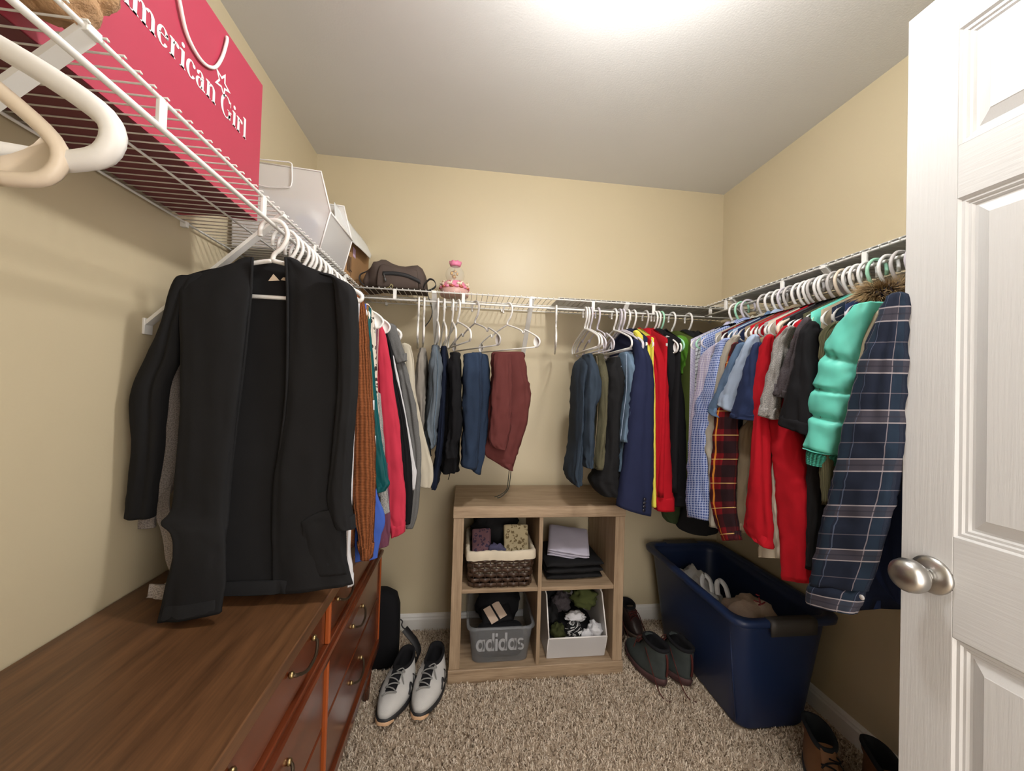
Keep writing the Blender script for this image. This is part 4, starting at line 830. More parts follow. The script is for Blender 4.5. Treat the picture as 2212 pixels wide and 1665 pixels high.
obj('rope_handle', tube([(fx+.001, -1.275, 2.03), (fx+.004, -1.262, 2.02), (fx+.006, -1.24, 1.995), (fx+.005, -1.212, 1.945), (fx+.005, -1.17, 1.928), (fx+.005, -1.13, 1.946), (fx+.005, -1.105, 1.99), (fx+.006, -1.092, 2.04), (fx+.004, -1.09, 2.052)], .0035, 8, 6), plain('white rope', (.80, .76, .74, 1), .8), gb)
# plush toy in a navy top
M_plush = NT('tan plush'); M_plush.p(Roughness=1.0, Base_Color=M_plush.mix(M_plush.noise(M_plush.coords(), 40, 4), C(150, 112, 76), C(206, 168, 128))); M_plush.bump(M_plush.noise(M_plush.coords(), 260, 3), .8, .004); M_plush = M_plush.m
pl = thing('plush_toy', 'tan plush toy in a navy top lying in front of the crimson bag', 'plush toy', (.24, -1.60, ZD))
plb = obj('body', join(blob((.268, -1.585, ZD+.052), (.045, .085, .05), 3, .25, 28, 18, flat=.98)), M_plush, pl)
obj('leg', blob((.262, -1.505, ZD+.042), (.040, .05, .042), 5, .3, 24, 14, flat=.94), M_plush, pl)
obj('leg', blob((.275, -1.478, ZD+.088), (.03, .036, .04), 8, .3, 24, 14), M_plush, pl)
obj('navy_top', blob((.268, -1.645, ZD+.060), (.050, .075, .0575), 6, .12, 28, 18, flat=.98, p=.8), fabric('dark navy knit', C(24, 26, 40)), pl)
# white slanted bins (one here, one in the cube shelf)
M_frost = clear('frosted white plastic', (.84, .83, .83, 1), .50, .3); M_rim = plain('white plastic rim', (.82, .80, .79, 1), .35)
def slant_bin(label, place, prof, w0, w1, back_h):
    """prof: side outline (depth, height) from low back to low front, up to the lip, back to the tall rear; place maps (d, w, h) to the world"""
    root = thing('storage_bin', label, 'bin', place(prof[0][0]*.5+prof[1][0]*.5, (w0+w1)/2, 0))
    t_ = .003
    def wall(pts, inward):
        V = [place(*p) for p in pts]; I = [place(*(a+b for a, b in zip(p, inward))) for p in pts]; n = len(V)
        return {'v': V+I, 'f': [list(range(n)), [2*n-1-i for i in range(n)]]+[[i, (i+1) % n, n+(i+1) % n, n+i] for i in range(n)], 'uv': []}
    for w, s in ((w0, 1), (w1, -1)):
        sd = obj('side', wall([(d, w, h) for d, h in prof], (0, s*t_, 0)), M_frost, root, False)
        obj('rim', tube([place(d, w+s*t_/2, h) for d, h in prof[2:]], .0032, 8), M_rim, sd)
    (d0, h0), (d1, h1), (d2, h2), (d3, h3), (d4, h4) = prof
    obj('floor_panel', wall([(d0, w0, h0+.0005), (d1, w0, h1+.0005), (d1, w1, h1+.0005), (d0, w1, h0+.0005)], (0, 0, t_)), M_frost, root, False)
    fp = obj('front_lip', wall([(d1, w0, h1), (d2, w0, h2), (d2, w1, h2), (d1, w1, h1)], (-t_, 0, 0)), M_frost, root, False)
    obj('rim', tube([place(d2, w0, h2), place(d2, w1, h2)], .0032, 8), M_rim, fp)
    obj('rim', tube([place(d2, w0, h2), place(d1, w0, h1)], .0026, 8), M_rim, fp); obj('rim', tube([place(d2, w1, h2), place(d1, w1, h1)], .0026, 8), M_rim, fp)
    bk = obj('rear_panel', wall([(d0, w0, h0), (d4, w0, h4), (d4, w1, h4), (d0, w1, h0)], (t_, 0, 0)), M_frost, root, False)
    obj('rim', tube([place(d4, w0, h4), place(d4, w1, h4)], .0032, 8), M_rim, bk)
    return root
pb = [(.02, 0), (.290, .002), (.322, .138), (.287, .272), (.012, .288)]
sb = slant_bin('tall frosted white bin with slanted front on the left shelf', lambda d, w, h: Vector((d, w, ZD+.001+h)), pb, -.700, -.455, 0)
obj('wire_handle', tube([(.075, -.7045, ZD+.292), (.16, -.7045, ZD+.292), (.193, -.7045, ZD+.290), (.197, -.7045, ZD+.270), (.197, -.7045, ZD+.215), (.175, -.7045, ZD+.206), (.12, -.7045, ZD+.203), (.07, -.7045, ZD+.215)], .002, 8, 4), M_rim, sb)
t_ = NT('crumpled white plastic film'); t_.p(Base_Color=(.80, .83, .85, 1), Roughness=.3); t_.bump(t_.noise(t_.coords(), 60, 4), .6, .006); M_film = t_.m
bagw = thing('plastic_bag', 'crumpled white plastic bag spilling over the front of the frosted bin', 'plastic bag', (.2, -.58, ZD+.02))
obj('bag_body', join(blob((.185, -.577, ZD+.105), (.095, .10, .085), 12, .35, 34, 20, 2.6), blob((.235, -.50, ZD+.15), (.055, .035, .05), 14, .4, 24, 14, 3)), M_film, bagw)
pk = thing('packet', 'pale blue packet standing inside the frosted bin', 'packet', (.16, -.66, ZD+.01))
obj('wrapper', blob((.20, -.655, ZD+.075), (.065, .022, .062), 4, .15, 24, 14, p=.6), plain('pale blue wrapper', C(120, 160, 214), .4), pk)
# carton and a smaller one in front
M_card = plain('brown corrugated card', C(158, 120, 80), .8, var=.08); M_ink = plain('dark carton ink', C(58, 42, 30), .8)
cb = thing('cardboard_box', 'brown cardboard box behind the frosted bin in the corner', 'cardboard box', (.15, -.25, ZD))
obj('box_body', box(.02, .285, -.335, -.045, ZD, ZD+.208, .002), M_card, cb, False)
obj('shipping_label', box(.2852, .286, -.312, -.275, ZD+.125, ZD+.165, 0), plain('lilac label', C(206, 178, 214), .6), cb, False)
cb2 = thing('cardboard_box', 'small brown carton with printed bars beside the frosted bin', 'cardboard box', (.2, -.40, ZD))
obj('box_body', box(.12, .296, -.452, -.345, ZD, ZD+.118, .002), M_card, cb2, False)
for k in range(4): obj('printed_bar', box(.2962, .2968, -.424+k*.012, -.417+k*.012, ZD+.03, ZD+.095, 0), M_ink, cb2, False)
obj('printed_line', box(.2962, .2968, -.372, -.368, ZD+.02, ZD+.1, 0), M_ink, cb2, False); obj('printed_line', box(.2962, .2968, -.38, -.358, ZD+.04, ZD+.045, 0), M_ink, cb2, False)
fl = thing('plastic_sleeve', 'white plastic sleeve draped over the cardboard box', 'plastic sleeve', (.26, -.2, ZD+.21))
tp_ = catmull([(722, 436), (745, 466), (765, 494), (785, 518), (804, 548)], 6); bt_ = catmull([(724, 470), (746, 500), (764, 524), (778, 536), (800, 558)], 6); rr = []
for i in range(len(tp_)):
    q = []
    for k in range(7):
        f = k/6; u, v = [tp_[i][j]*(1-f)+bt_[i][j]*f for j in (0, 1)]; p = at(u, v, 'x', .318-.05*(1-f)+.008*mnoise.noise(Vector((i*.45, k*.7, 2)))); q.append(p)
    rr.append(q+[p+Vector((-.0015, 0, -.001)) for p in q[::-1]])
obj('sheet', loft(rr), M_film, fl)
# ================================================================== ON THE END-WALL SHELF
M_pack = fabric('brown nylon pack cloth', C(88, 76, 70), rough=.7); M_blk = plain('black webbing', (.012, .012, .014, 1), .6)
wp = thing('waist_pack', 'brown nylon waist pack with black zip lying on the end-wall shelf', 'waist pack', (.45, -.2, ZD))
PZ = lambda u, v, y=-.28: at(u, v, 'y', y)
def packring(x, zt, d0, d1, k=28, zb=ZD+.001):
    c = Vector((x, -(d0+d1)/2-.0, (zt+zb)/2)); h = (zt-zb)/2; d = (d1-d0)/2
    return [c+Vector((0, d*math.copysign(abs(math.cos(2*PI*j/k))**.62, math.cos(2*PI*j/k)), h*math.copysign(abs(math.sin(2*PI*j/k))**.7, math.sin(2*PI*j/k)))) for j in range(k)]
prof = [(.318, .055), (.33, .085), (.345, .105), (.365, .118), (.39, .130), (.41, .129), (.44, .116), (.47, .107), (.50, .106), (.53, .112), (.555, .114), (.575, .103), (.588, .08), (.592, .05)]
R = []
for x, h in prof:
    h *= 1.10; ring = packring(x, ZD+h, .13, .285 if .36 < x < .58 else .255)
    for p in ring: p += Vector((0, .010*mnoise.noise(p*28)*(1.6 if x < .38 else .5), .008*mnoise.noise(p*22+Vector((3, 3, 3)))*(2 if x < .38 else .4)))
    R.append(ring)
for ring in R:
    for p in ring: p.z = max(p.z, ZD+.0008)
obj('main_compartment', loft(R), M_pack, wp)
prof2 = [(.388, .06), (.394, .098), (.41, .108), (.47, .094), (.53, .092), (.556, .088), (.564, .05)]
obj('front_pocket', loft([packring(x, ZD+h, .26, .302) for x, h in prof2]), M_pack, wp)
zp = [PZ(u, v, -.305) for u, v in ((826, 590), (850, 590), (875, 594), (895, 602), (908, 609))]
zo = obj('zip', loft([[p+Vector((0, 0, a)) if b else p+Vector((0, .008, a)) for a, b in ((-.0085, 1), (.0085, 1), (.0085, 0), (-.0085, 0))] for p in [Vector(q) for q in catmull(zp, 5)]]), M_blk, wp)
obj('zip_pull', join(tube([PZ(829, 591, -.308), PZ(831, 600, -.310)], .0022, 8), tube([PZ(831, 600, -.310), PZ(833, 607, -.311)], .0045, 8)), plain('grey rubber', (.08, .08, .08, 1), .5), zo)
obj('embroidery', join(tube([PZ(834, 622, -.3045), PZ(841, 620, -.3045), PZ(845, 613, -.3045), PZ(848, 621, -.3045), PZ(843, 622, -.3045)], .0009, 6, 4), tube([PZ(843, 615, -.3045), PZ(848, 615, -.3045), PZ(849, 619, -.3045)], .0008, 6, 3)), plain('sage thread', C(170, 160, 110), .8), wp)
def strap(pts, w, ax, mat, root, nm, th=.0015, sub=6):
    P = [Vector(p) for p in catmull(pts, sub)]; ax = Vector(ax).normalized(); rings = []
    for i, p in enumerate(P):
        t0 = (P[min(i+1, len(P)-1)]-P[max(i-1, 0)]).normalized(); s = (ax-t0*ax.dot(t0)).normalized(); nn = t0.cross(s)
        rings.append([p+s*w/2+nn*th, p-s*w/2+nn*th, p-s*w/2-nn*th, p+s*w/2-nn*th])
    return obj(nm, loft(rings), mat, root)
strap([(.585, -.24, ZD+.02), (.592, -.262, ZD+.036), (.612, -.27, ZD+.056), (.632, -.266, ZD+.052), (.640, -.262, ZD+.03), (.622, -.262, ZD+.012), (.60, -.262, ZD+.004)], .022, (0, 1, 0), M_blk, wp, 'waist_strap')
strap([(.33, -.262, ZD+.075), (.312, -.28, ZD+.055), (.310, -.285, ZD+.03), (.33, -.285, ZD+.006)], .016, (0, 1, .3), M_blk, wp, 'waist_strap')
strap([(.598, -.262, ZD+.004), (.604, -.285, ZD-.002), (.612, -.292, ZD-.03), (.630, -.285, ZD-.09), (.622, -.285, ZD-.13), (.600, -.285, ZD-.165), (.597, -.285, ZD-.19)], .012, (0, 1, 0), M_blk, wp, 'loose_strap_end')
# snow globe
sg = thing('snow_globe', 'pink and gold carousel snow globe with a crown on the end-wall shelf', 'snow globe', (.724, -.2, ZD))
gc = (.724, -.2, ZD)
M_pnk = plain('pink resin', C(224, 130, 164), .4); M_cream = plain('cream resin', C(226, 206, 186), .45, var=.1); M_gold = plain('gold paint', C(196, 150, 70), .35, .7)
obj('base', lathe([(.064, 0), (.067, .004), (.066, .03), (.060, .036), (.02, .037)], gc, 36, True, True), plain('rose beige resin', C(198, 158, 150), .45, var=.25), sg)
M_rust = plain('copper rose paint', C(186, 104, 84), .35, .4)
for k in range(18):
    a = 2*PI*k/18; obj('scallop', blob((gc[0]+.062*math.cos(a), gc[1]+.062*math.sin(a), ZD+.036), (.011, .011, .007), k, .3, 12, 8), M_rust if k % 2 else M_pnk, sg)
obj('pink_tier', lathe([(.064, .036), (.066, .042), (.058, .050), (.050, .062), (.044, .068), (.02, .070)], gc, 36, True, True), M_pnk, sg)
for k in range(9):
    a = 2*PI*k/9+.2; x, y = gc[0]+.066*math.cos(a), gc[1]+.066*math.sin(a); td = Vector((-math.sin(a), math.cos(a), 0)); b0 = Vector((x, y, ZD+.049))
    h = obj('carousel_horse', tube([b0-td*.012, b0-td*.004+Vector((0, 0, .002)), b0+td*.006, b0+td*.011+Vector((0, 0, .010)), b0+td*.016+Vector((0, 0, .010))], [.005, .0058, .0055, .004, .003], 8, 3), M_cream, sg)
    for s1, s2 in ((-.009, -.013), (-.006, -.004), (.006, .003), (.009, .014)): obj('leg', tube([b0+td*s1, b0+td*s2+Vector((0, 0, -.011))], .0017, 6), M_cream, h)
    obj('pole', tube([b0+Vector((0, 0, -.012)), b0+Vector((0, 0, .014))], .0012, 6), M_gold, h)
M_glass = clear('clear glass globe', (.86, .86, .80, 1), .20, .06)
obj('glass_ball', loft([[(gc[0]+.045*math.cos(p)*math.cos(2*PI*k/36), gc[1]+.045*math.cos(p)*math.sin(2*PI*k/36), ZD+.103+.045*math.sin(p)) for k in range(36)] for p in [-PI/2*.72+i*(PI/2*.72+1.25)/18 for i in range(19)]]), M_glass, sg)
fg = obj('gold_figure', join(tube([(gc[0], gc[1], ZD+.069), (gc[0]-.002, gc[1], ZD+.138)], .0016, 6), blob((gc[0]-.004, gc[1]-.004, ZD+.095), (.010, .006, .009), 2, .3, 14, 10), blob((gc[0]+.010, gc[1]-.006, ZD+.108), (.006, .005, .008), 3, .3, 12, 8), blob((gc[0]-.016, gc[1], ZD+.112), (.007, .005, .010), 4, .3, 12, 8), blob((gc[0], gc[1], ZD+.122), (.010, .005, .005), 9, .5, 12, 8)), M_gold, sg)
cr = []
for j, (r, z) in enumerate(((.024, .146), (.026, .15), (.030, .162))): cr.append([(gc[0]+r*math.cos(2*PI*k/40), gc[1]+r*math.sin(2*PI*k/40), ZD+z+(.006*abs(math.sin(4*PI*k/40*2)) if j == 2 else 0)) for k in range(40)])
cr.append([(gc[0]+.02*math.cos(2*PI*k/40), gc[1]+.02*math.sin(2*PI*k/40), ZD+.158) for k in range(40)])
cw = obj('crown', loft(cr, True, True), M_pnk, sg); obj('crown_tip', blob((gc[0], gc[1], ZD+.166), (.006, .006, .009), 1, 0, 12, 8), M_gold, cw)
# ================================================================== IN THE CUBE SHELF
ZB, ZM_ = .0585, .394
# woven basket
M_weave = wood('dark brown rattan', srgb(44, 30, 22), srgb(78, 56, 42), 'x', 3, .42); M_linen = fabric('ivory cotton liner', C(226, 214, 192))
bk = thing('woven_basket', 'dark brown woven basket with an ivory cloth liner in the cube shelf', 'basket', (.975, -.21, ZM_))
def rrect(x0, x1, y0, y1, r, n=8):
    P = []
    for cx, cy, a0 in ((x1-r, y1-r, 0), (x0+r, y1-r, 90), (x0+r, y0+r, 180), (x1-r, y0+r, 270)):
        P += [(cx+r*math.cos(math.radians(a0+90*k/n)), cy+r*math.sin(math.radians(a0+90*k/n))) for k in range(n+1)]
    return P
def resample(P, n):
    P = [Vector((a, b)) for a, b in P]; P.append(P[0]); L = [0]
    for a, b in zip(P, P[1:]): L.append(L[-1]+(b-a).length)
    out = []; j = 0
    for k in range(n):
        s = L[-1]*k/n
        while L[j+1] < s: j += 1
        f = (s-L[j])/max(L[j+1]-L[j], 1e-9); out.append(P[j].lerp(P[j+1], f))
    return out
BX0, BX1, BY0, BY1, BH = .822, 1.118, -.374, -.065, .158
NS = 44
for j in range(7):
    z = ZM_+.012+j*.0205; g = .010*(1-z/ZM_*.0)-.010*(z-ZM_)/.15
    P = resample(rrect(BX0+.012-.012*(z-ZM_)/.15, BX1-.012+.012*(z-ZM_)/.15, BY0+.008, BY1-.004, .03), NS*4)
    cx, cy = (BX0+BX1)/2, (BY0+BY1)/2; rings = []; n = len(P)
    for k in range(n):
        tn = (P[(k+1) % n]-P[k-1]).normalized(); nn = Vector((tn.y, -tn.x)); w = .0042*math.sin(2*PI*k/8+(PI if j % 2 else 0))
        c = P[k]+nn*w; c3 = Vector((c.x, c.y, z)); n3 = Vector((nn.x, nn.y, 0))
        rings.append([c3+n3*.0022+Vector((0, 0, -.008)), c3+n3*.0036, c3+n3*.0022+Vector((0, 0, .008)), c3-n3*.0015+Vector((0, 0, .008)), c3-n3*.0015+Vector((0, 0, -.008))])
    rings.append(rings[0]); obj('weave_strand', loft(rings, False, False), M_weave, bk)
for k in range(NS):
    P0 = resample(rrect(BX0+.012, BX1-.012, BY0+.008, BY1-.004, .03), NS*2)[2*k+1]; P1 = resample(rrect(BX0, BX1, BY0+.008, BY1-.004, .03), NS*2)[2*k+1]
    obj('stake', tube([(P0.x, P0.y, ZM_+.001), (P1.x, P1.y, ZM_+BH-.004)], .0028, 6), M_weave, bk)
obj('basket_floor', box(BX0+.02, BX1-.02, BY0+.02, BY1-.02, ZM_, ZM_+.006, .001), M_weave, bk, False)
lr = []
for off, z in ((-.0065, ZM_+.122), (-.007, ZM_+.13), (-.006, ZM_+.155), (-.003, ZM_+.160), (.003, ZM_+.161), (.009, ZM_+.158), (.011, ZM_+.14), (.013, ZM_+.05)):
    P = resample(rrect(BX0+off, BX1-off, BY0+off, BY1-off, .028), 120)
    lr.append([(p.x+.0016*math.sin(k*1.7), p.y+.0012*math.sin(k*1.3), z+.0022*math.sin(k*.37)+.001*math.sin(k*1.9)) for k, p in enumerate(P)])
lb = obj('cloth_liner', loft(lr, False, True), M_linen, bk)
def folded(name, label, cat, c, s, mat, seed, rz=0, tilt=(0, 0), group=None, layers=3):
    """folded cloth: a few soft layers with a rounded fold edge"""
    r = thing(name, label, cat, (c[0], c[1], c[2]), 0, group)
    h = s[2]/layers
    for i in range(layers):
        rings = []; n = 30; m = 14; rd = random.Random(seed+i); sx, sy = s[0]/2*rd.uniform(.94, 1.0), s[1]/2*rd.uniform(.94, 1.0)
        for a in range(m+1):
            x = -sx+2*sx*a/m; e = 1-abs(2*a/m-1)**8*.65
            ring = []
            for k in range(n):
                q = 2*PI*k/n; y = sy*math.copysign(abs(math.cos(q))**.45, math.cos(q))*(1-.03*abs(2*a/m-1)**6); z = h*.5*e*math.copysign(abs(math.sin(q))**.55, math.sin(q))
                v = Vector((x, y, z+h*(i+.5)))
                v.z += .006*mnoise.noise(Vector((x*16+seed, y*16, i*3.1)))+.003*mnoise.noise(Vector((x*45, y*38+seed, i)))
                v.z = max(v.z, .0005)
                v = Matrix.Rotation(rz, 3, 'Z') @ Matrix.Rotation(tilt[0], 3, 'X') @ Matrix.Rotation(tilt[1], 3, 'Y') @ v
                ring.append(Vector(c)+v)
            rings.append(ring)
        obj('fold_layer', loft(rings), mat, r)
    return r
def lump(name, label, cat, c, s, mat, seed, amp=.3, group=None, flat=.9, n=28, m=18, freq=2.2, part='cloth'):
    r = thing(name, label, cat, (c[0], c[1], c[2]-s[2]*flat), 0, group); obj(part, blob(c, s, seed, amp, n, m, freq, flat), mat, r); return r
F_cflo = fabric('cream vine print', C(196, 182, 148), 'floral', C(112, 98, 70)); F_plum = fabric('dusty plum print', C(120, 88, 96), 'floral', C(60, 50, 70))
lump('sweater', 'crumpled black sweater piled at the back of the woven basket', 'sweater', (.955, -.165, ZM_+.185), (.115, .07, .10), F_black, 3, .3, flat=.95)
folded('blouse', 'cream vine-print blouse folded upright at the right of the woven basket', 'blouse', (1.045, -.262, ZM_+.148), (.115, .165, .034), F_cflo, 5, tilt=(1.15, .06), layers=2)
folded('blouse', 'dusty plum printed blouse folded at the left of the woven basket', 'blouse', (.893, -.262, ZM_+.135), (.085, .15, .045), F_plum, 8, tilt=(.95, -.25), layers=3)
lump('scarf', 'blue-grey scarf tucked between the two printed blouses', 'scarf', (.955, -.318, ZM_+.125), (.042, .03, .045), fabric('blue grey knit', C(86, 84, 112)), 13, .35)
# folded clothes, upper right cube
folded('sweatshirt', 'folded black sweatshirt under the pale lavender tee in the cube shelf', 'sweatshirt', (1.315, -.20, ZM_), (.275, .27, .085), F_black, 4, rz=.03, layers=3)
folded('t_shirt', 'pale lavender tee folded on top of the black sweatshirt', 't-shirt', (1.315, -.195, ZM_+.105), (.20, .20, .045), fabric('pale lavender jersey', C(200, 196, 214)), 9, rz=-.25, tilt=(.30, .10), layers=3)
# clear bin, lower left cube
M_clear = clear('clear plastic', (.66, .68, .71, 1), .13, .12)
def walled_bin(name, label, cat, c0, c1, y0, y1, z0, h, taper, mat, rim=.006, r=.03, wall=.0025, lipw=.008, n=96):
    root = thing(name, label, cat, ((c0+c1)/2, (y0+y1)/2, z0)); R = []
    for ins, z in ((taper+.004, z0), (taper, z0+.004), (0, z0+h-.012)): R.append((ins, z))
    def ring(ins, z, k=0): return [(p.x, p.y, z) for p in resample(rrect(c0+ins+k, c1-ins-k, y0+ins+k, y1-ins-k, r), n)]
    obj('body', loft([ring(taper+.012, z0)]+[ring(a, z) for a, z in R]+[ring(-.0, z0+h)]+[ring(wall, z0+h)]+[ring(a, z, wall) for a, z in R[::-1][:2]]+[ring(taper+.012, z0+wall)], True, True), mat, root)
    obj('rim', loft([ring(-.001, z0+h-rim*1.8), ring(-lipw, z0+h-rim*1.6), ring(-lipw-.0015, z0+h-rim*.4), ring(-lipw*.8, z0+h), ring(wall, z0+h+.0005), ring(wall, z0+h-rim)], False, False), mat, root)
    return root
walled_bin('storage_bin', 'clear plastic bin of dark clothes in the lower left cube', 'bin', .838, 1.122, -.372, -.06, ZB, .165, .018, M_clear)
ad = thing('t_shirt', 'black tee with bold white lettering folded in the clear plastic bin', 't-shirt', (.98, -.30, ZB+.006))
R = []
for a in range(17):
    x = .872+.216*a/16; e = 1-abs(2*a/16-1)**8*.5
    R.append([Vector((x, -.315+.030*e*math.copysign(abs(math.cos(2*PI*k/26))**.5, math.cos(2*PI*k/26)), ZB+.008+.072+.072*e*math.copysign(abs(math.sin(2*PI*k/26))**.5, math.sin(2*PI*k/26)))) for k in range(26)])
obj('cloth', loft(R), F_black2, ad)
M_lw = plain('white screen print', (.80, .77, .74, 1), .7)
write('adidas', ROUND, (.872, -.3462, ZB+.046), (1, 0, 0), (0, 0, 1), .072, M_lw, ad, squash=.73)
lump('sweater', 'black knit heaped at the back of the clear plastic bin', 'sweater', (.975, -.185, ZB+.165), (.105, .085, .095), F_black2, 21, .25, flat=.98)
st = folded('t_shirt', 'black top with two cream stripes lying on the clear bin pile', 't-shirt', (.965, -.275, ZB+.158), (.14, .085, .03), F_black2, 17, rz=.15, tilt=(.5, -.1), layers=1)
for k in (0, 1): obj('cream_stripe', move(box(-.03+k*.045-.018, -.03+k*.045+.018, -.038, .040, .031, .0335, .001), m=Matrix.Translation((.965, -.275, ZB+.158)) @ Matrix.Rotation(.15, 4, 'Z') @ Matrix.Rotation(.5, 4, 'X') @ Matrix.Rotation(-.1, 4, 'Y') @ Matrix.Rotation(.35, 4, 'Z')), fabric('cream stripe cloth', C(206, 184, 166)), st, False)
# slanted white bin of socks, lower right cube
pc = [(.30, 0), (.012, 0), (-.020, .108), (.03, .265), (.31, .285)]
pcx = [(.305, 0), (.015, .0), (-.016, .105), (.055, .262), (.315, .288)]
sb2 = slant_bin('short frosted white bin full of socks in the lower right cube', lambda d, w, h: Vector((w, -.36+d, ZB+.001+h)), pcx, 1.190, 1.458, 0)
obj('wire_handle', tube([(1.4625, -.275, ZB+.268), (1.4625, -.285, ZB+.24), (1.458, -.245, ZB+.20), (1.455, -.18, ZB+.195), (1.456, -.12, ZB+.22), (1.4625, -.11, ZB+.287)], .002, 8, 4), M_rim, sb2)
socks = [('olive green sock pair folded over the right rim of the white bin', (1.395, -.235, ZB+.205), (.062, .05, .045), fabric('olive sock knit', C(84, 92, 52)), 31), ('second olive sock pair at the back of the white bin', (1.325, -.145, ZB+.235), (.06, .05, .04), fabric('olive sock knit', C(84, 92, 52)), 32),
 ('charcoal sock ball with white lettering in the middle of the white bin', (1.282, -.225, ZB+.185), (.045, .045, .04), F_char, 33), ('white sock ball resting at the centre of the white bin', (1.335, -.290, ZB+.148), (.045, .028, .022), F_white, 34),
 ('black sock with white pattern at the front of the white bin', (1.315, -.325, ZB+.098), (.042, .034, .045), fabric('black patterned sock', C(18, 18, 20), 'floral', C(190, 190, 190)), 35), ('white ankle sock at the front lip of the white bin', (1.372, -.338, ZB+.085), (.036, .022, .030), F_white, 36),
 ('dark olive sock at the front left of the white bin', (1.245, -.322, ZB+.098), (.034, .034, .036), fabric('dark olive sock', C(58, 62, 32)), 37), ('white and black striped sock at the front right of the white bin', (1.422, -.315, ZB+.098), (.030, .036, .034), F_white, 38),
 ('black sock heap at the back left of the white bin', (1.245, -.14, ZB+.20), (.05, .06, .055), F_black2, 39), ('grey-white sock tucked at the back of the white bin', (1.39, -.10, ZB+.245), (.04, .04, .04), F_lgrey, 40), ('black sock at the left wall of the white bin', (1.232, -.245, ZB+.14), (.03, .05, .05), F_black, 41)]
for lab, c, s, m, sd in socks: lump('sock', lab, 'sock', c, s, m, sd, .42, 'socks in the white bin', .95, 26, 18, 2.8, 'knit')
lump('sock', 'layer of dark socks filling the bottom of the white bin', 'sock', (1.325, -.20, ZB+.072), (.105, .12, .068), F_black2, 44, .2, 'socks in the white bin', .98, part='knit')
# ================================================================== BLUE TOTE
M_blue = plain('navy blue plastic', C(27, 44, 80), .42, bump=.1, bscale=300); M_grip = plain('dark grey grip plastic', C(62, 60, 58), .5)
tote = thing('storage_tote', 'large navy blue plastic tote on the carpet under the shirts', 'tote', (2.0, -.415, 0))
TX0, TX1, TY0, TY1, TH = 1.778, 2.212, -.783, -.045, .452
def tring(i, z, r=.055): return [(p.x, p.y, z) for p in resample(rrect(TX0+i, TX1-i, TY0+i, TY1-i, r), 120)]
obj('tub', loft([tring(.10, .001), tring(.078, .004), tring(.072, .015), tring(.030, TH-.05), tring(.028, TH-.012), tring(.034, TH-.012), tring(.036, TH-.05), tring(.078, .02), tring(.11, .012)], True, True), M_blue, tote)
obj('rim', loft([tring(.028, TH-.030), tring(.010, TH-.030), tring(.002, TH-.024), tring(.0, TH-.006), tring(.006, TH), tring(.026, TH+.001), tring(.032, TH-.004), tring(.034, TH-.02)], False, False), M_blue, tote)
for yy, s in ((TY0, -1), (TY1, 1)):
    yc = yy+s*.002
    rr = []
    for k in range(9):
        x = 1.905+.18*k/8; rr.append([(x, yy+s*a, TH+b) for a, b in ((-.03, .002), (-.005, .006), (.006, .004), (.010, -.01), (.008, -.05), (.002, -.052), (-.002, -.02), (-.03, -.004))])
    obj('handle_grip', loft(rr), M_grip, tote)
obj('corner_rib', join(*[tube([(TX0+.075, TY0+.10+k*0, .02), (TX0+.034, TY0+.085, TH-.05)], .004, 6) for k in (0,)]), M_blue, tote)
t_ = NT('thin grocery bag plastic'); t_.p(Base_Color=C(186, 168, 150), Roughness=.4); t_.bump(t_.noise(t_.coords(), 45, 5), .8, .008); M_groc = t_.m
gbag = thing('grocery_bag', 'knotted tan grocery bag with red print in the blue tote', 'plastic bag', (1.99, -.55, .03))
obj('bag_body', blob((2.0, -.575, .285), (.120, .125, .12), 6, .28, 44, 28, 2.2), M_groc, gbag)
strap([(1.90, -.42, .36), (1.895, -.40, .405), (1.915, -.385, .43), (1.935, -.40, .41), (1.925, -.43, .37)], .02, (1, .2, .2), M_film, gbag, 'bag_handle')
strap([(1.94, -.45, .37), (1.955, -.42, .405), (1.975, -.415, .415), (1.99, -.43, .395), (1.985, -.46, .36)], .022, (1, .2, .3), M_film, gbag, 'bag_handle')
M_redp = plain('dark red print', C(110, 22, 30), .6)
for k, (u, v, du, dv) in enumerate(((1630, 1290, 12, 4), (1641, 1284, 3, 16), (1640, 1300, 14, -6), (1634, 1277, 8, 3))):
    a, b = at(u, v, 'y', -.665), at(u+du, v+dv, 'y', -.665)
    obj('print', tube([a+Vector((-.02, -.02, 0)), (a+b)/2+Vector((-.02, -.022, 0)), b+Vector((-.02, -.02, 0))], .0025, 6), M_redp, gbag)
gb2 = thing('grocery_bag', 'white plastic bag slumped at the far end inside the blue tote', 'plastic bag', (1.92, -.27, .03))
obj('bag_body', join(blob((1.955, -.27, .27), (.085, .14, .12), 16, .3, 40, 26, 2.4)), M_film, gb2)
tag(obj('bundled_cloth', blob((2.03, -.26, .085), (.085, .15, .07), 17, .25, 30, 18), F_black), 'dark bundle at the bottom of the blue tote', 'cloth')
